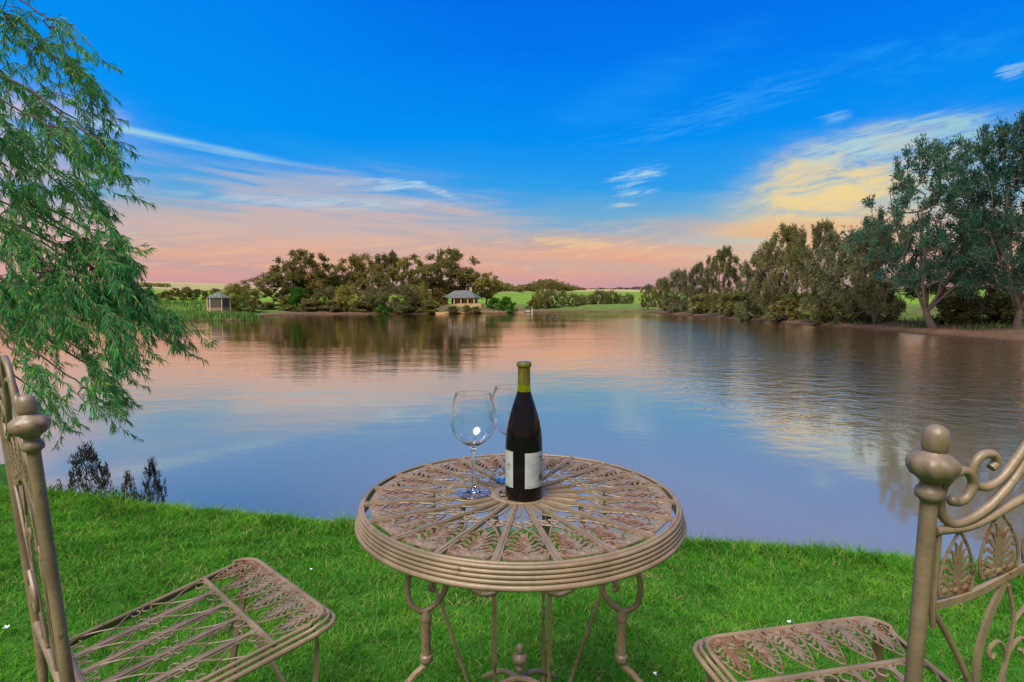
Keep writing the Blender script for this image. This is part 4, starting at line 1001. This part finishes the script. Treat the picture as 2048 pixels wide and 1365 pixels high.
# shore fence
xs = [(665+k*22.0) for k in range(12)]; fp = [at_y(x, 625, 123.5) for x in xs]; o0 = fp[0]
fn = thing('shore_fence', 'post and wire fence along the far shore left of the cottage', 'fence', (o0.x, o0.y, 0))
tops = []
for p in fp:
    z = tz(p.x, p.y); mb = MB(); mb.box((p.x-o0.x, 0, z+.45), (.055,.055,.62)); mb.build('post', WOOD, fn, smooth=False); tops.append(Vector((p.x-o0.x, 0, z+.95)))
mb = MB(); mb.tube(tops, .012, 4); mb.tube([q-Vector((0,0,.4)) for q in tops], .012, 4); mb.build('wire', WOOD, fn, smooth=False)
# retaining edge & pump box
PALER = mat('dull_white_paint', (.40,.38,.34,1), .8)
p = at_z(1055, 625.5, ZW); pb = thing('pump_box', 'pale box on the far waterline at the foot of the vineyard', 'box', (p.x, p.y+.6, ZW)); mb = MB(); mb.box((0,0,.25),(.52,.4,.30)); mb.build('housing', PALER, pb, smooth=False); mb = MB(); mb.box((0,0,.585),(.58,.45,.03)); mb.build('lid', TIN, pb, smooth=False)
p = at_z(1064, 626, ZW); wp = thing('water_pipe', 'short white pipe standing beside the pale box on the waterline', 'pipe', (p.x, p.y+.3, ZW)); mb = MB(); mb.tube([(0,0,-.2),(0,0,.75),(.12,0,.86),(.3,0,.86)], .07, 8); mb.build('riser', LITE, wp)
# landing ledge of stone
lp_ = [at_z(x, y, ZW) for x, y in ((870,628.2),(910,627.8),(950,627.3),(990,626.8),(1020,626.4),(1046,625.9))]
le = MB(); le.strip([Vector((q.x, q.y+.25, ZW+.16)) for q in lp_], Z1, .9, .42); tag(le.build('stone_ledge', STONE, smooth=False), 'long pale stone ledge along the waterline below the cottage', 'ledge')
# ducks
DUCK = mat('dark_feathers', (.05,.04,.035,1), .7); DUCKL = mat('pale_feathers', (.4,.36,.3,1), .7)
for px, py, lab in ((1087,637.5,'leftmost of three small ducks swimming on the lake'),(1100,638,'middle one of three small ducks swimming on the lake'),(1114,637.3,'rightmost of three small ducks swimming on the lake')):
    p = at_z(px, py, ZW); dk = thing('duck', lab, 'duck', (p.x, p.y, ZW), radians(random.uniform(-20,20)), 'ducks on the lake')
    mb = MB(); mb.tube(spline([(-.32,0,.16),(-.2,0,.09),(0,0,.08),(.18,0,.11),(.25,0,.22),(.27,0,.33),(.33,0,.37),(.37,0,.36)], 4), [.01,.03,.05,.07,.09,.11,.12,.125,.13,.13,.125,.12,.11,.10,.085,.07,.055,.045,.04,.04,.045,.05,.055,.055,.05,.045,.035,.025,.015], 10)
    mb.build('body', DUCK, dk); mb = MB(); mb.tube([(.36,0,.355),(.43,0,.34)], [.022,.01], 6); mb.build('bill', DUCKL, dk)

# ================================================================== LITTLE THINGS ON THE LAWN
PETAL = mat('white_petal', (.75,.75,.8,1), .6)
for px, py, lab, s_ in ((621,1103,'small white petal on the lawn above the left chair seat',.012),(303,1184,'white petal on the grass left of the left chair seat',.012),(1579,1209,'fluffy white clover head on the lawn above the right chair seat',.015),(12,1240,'pale feather on the grass at the left edge',.02),(1310,1333,'pale scrap in the grass right of the table legs',.013),(540,1176,'tiny pale petal on the lawn left of the table',.008)):
    p = at_z(px, py, .02); fw_ = MB()
    s_ *= .62
    for k in range(6):
        a = k*pi/3+random.random(); e_ = Vector((cos(a), sin(a), random.uniform(.1,.7))); s3 = Vector((-sin(a), cos(a), 0))
        fw_.add([(0,0,0), e_*s_*.5+s3*s_*.3, e_*s_, e_*s_*.5-s3*s_*.3], [(0,1,2,3)])
    o_ = fw_.build('petal', PETAL, smooth=False); o_.location = (p.x, p.y, tz(p.x, p.y)+.028); tag(o_, lab, 'petal')
print('done')
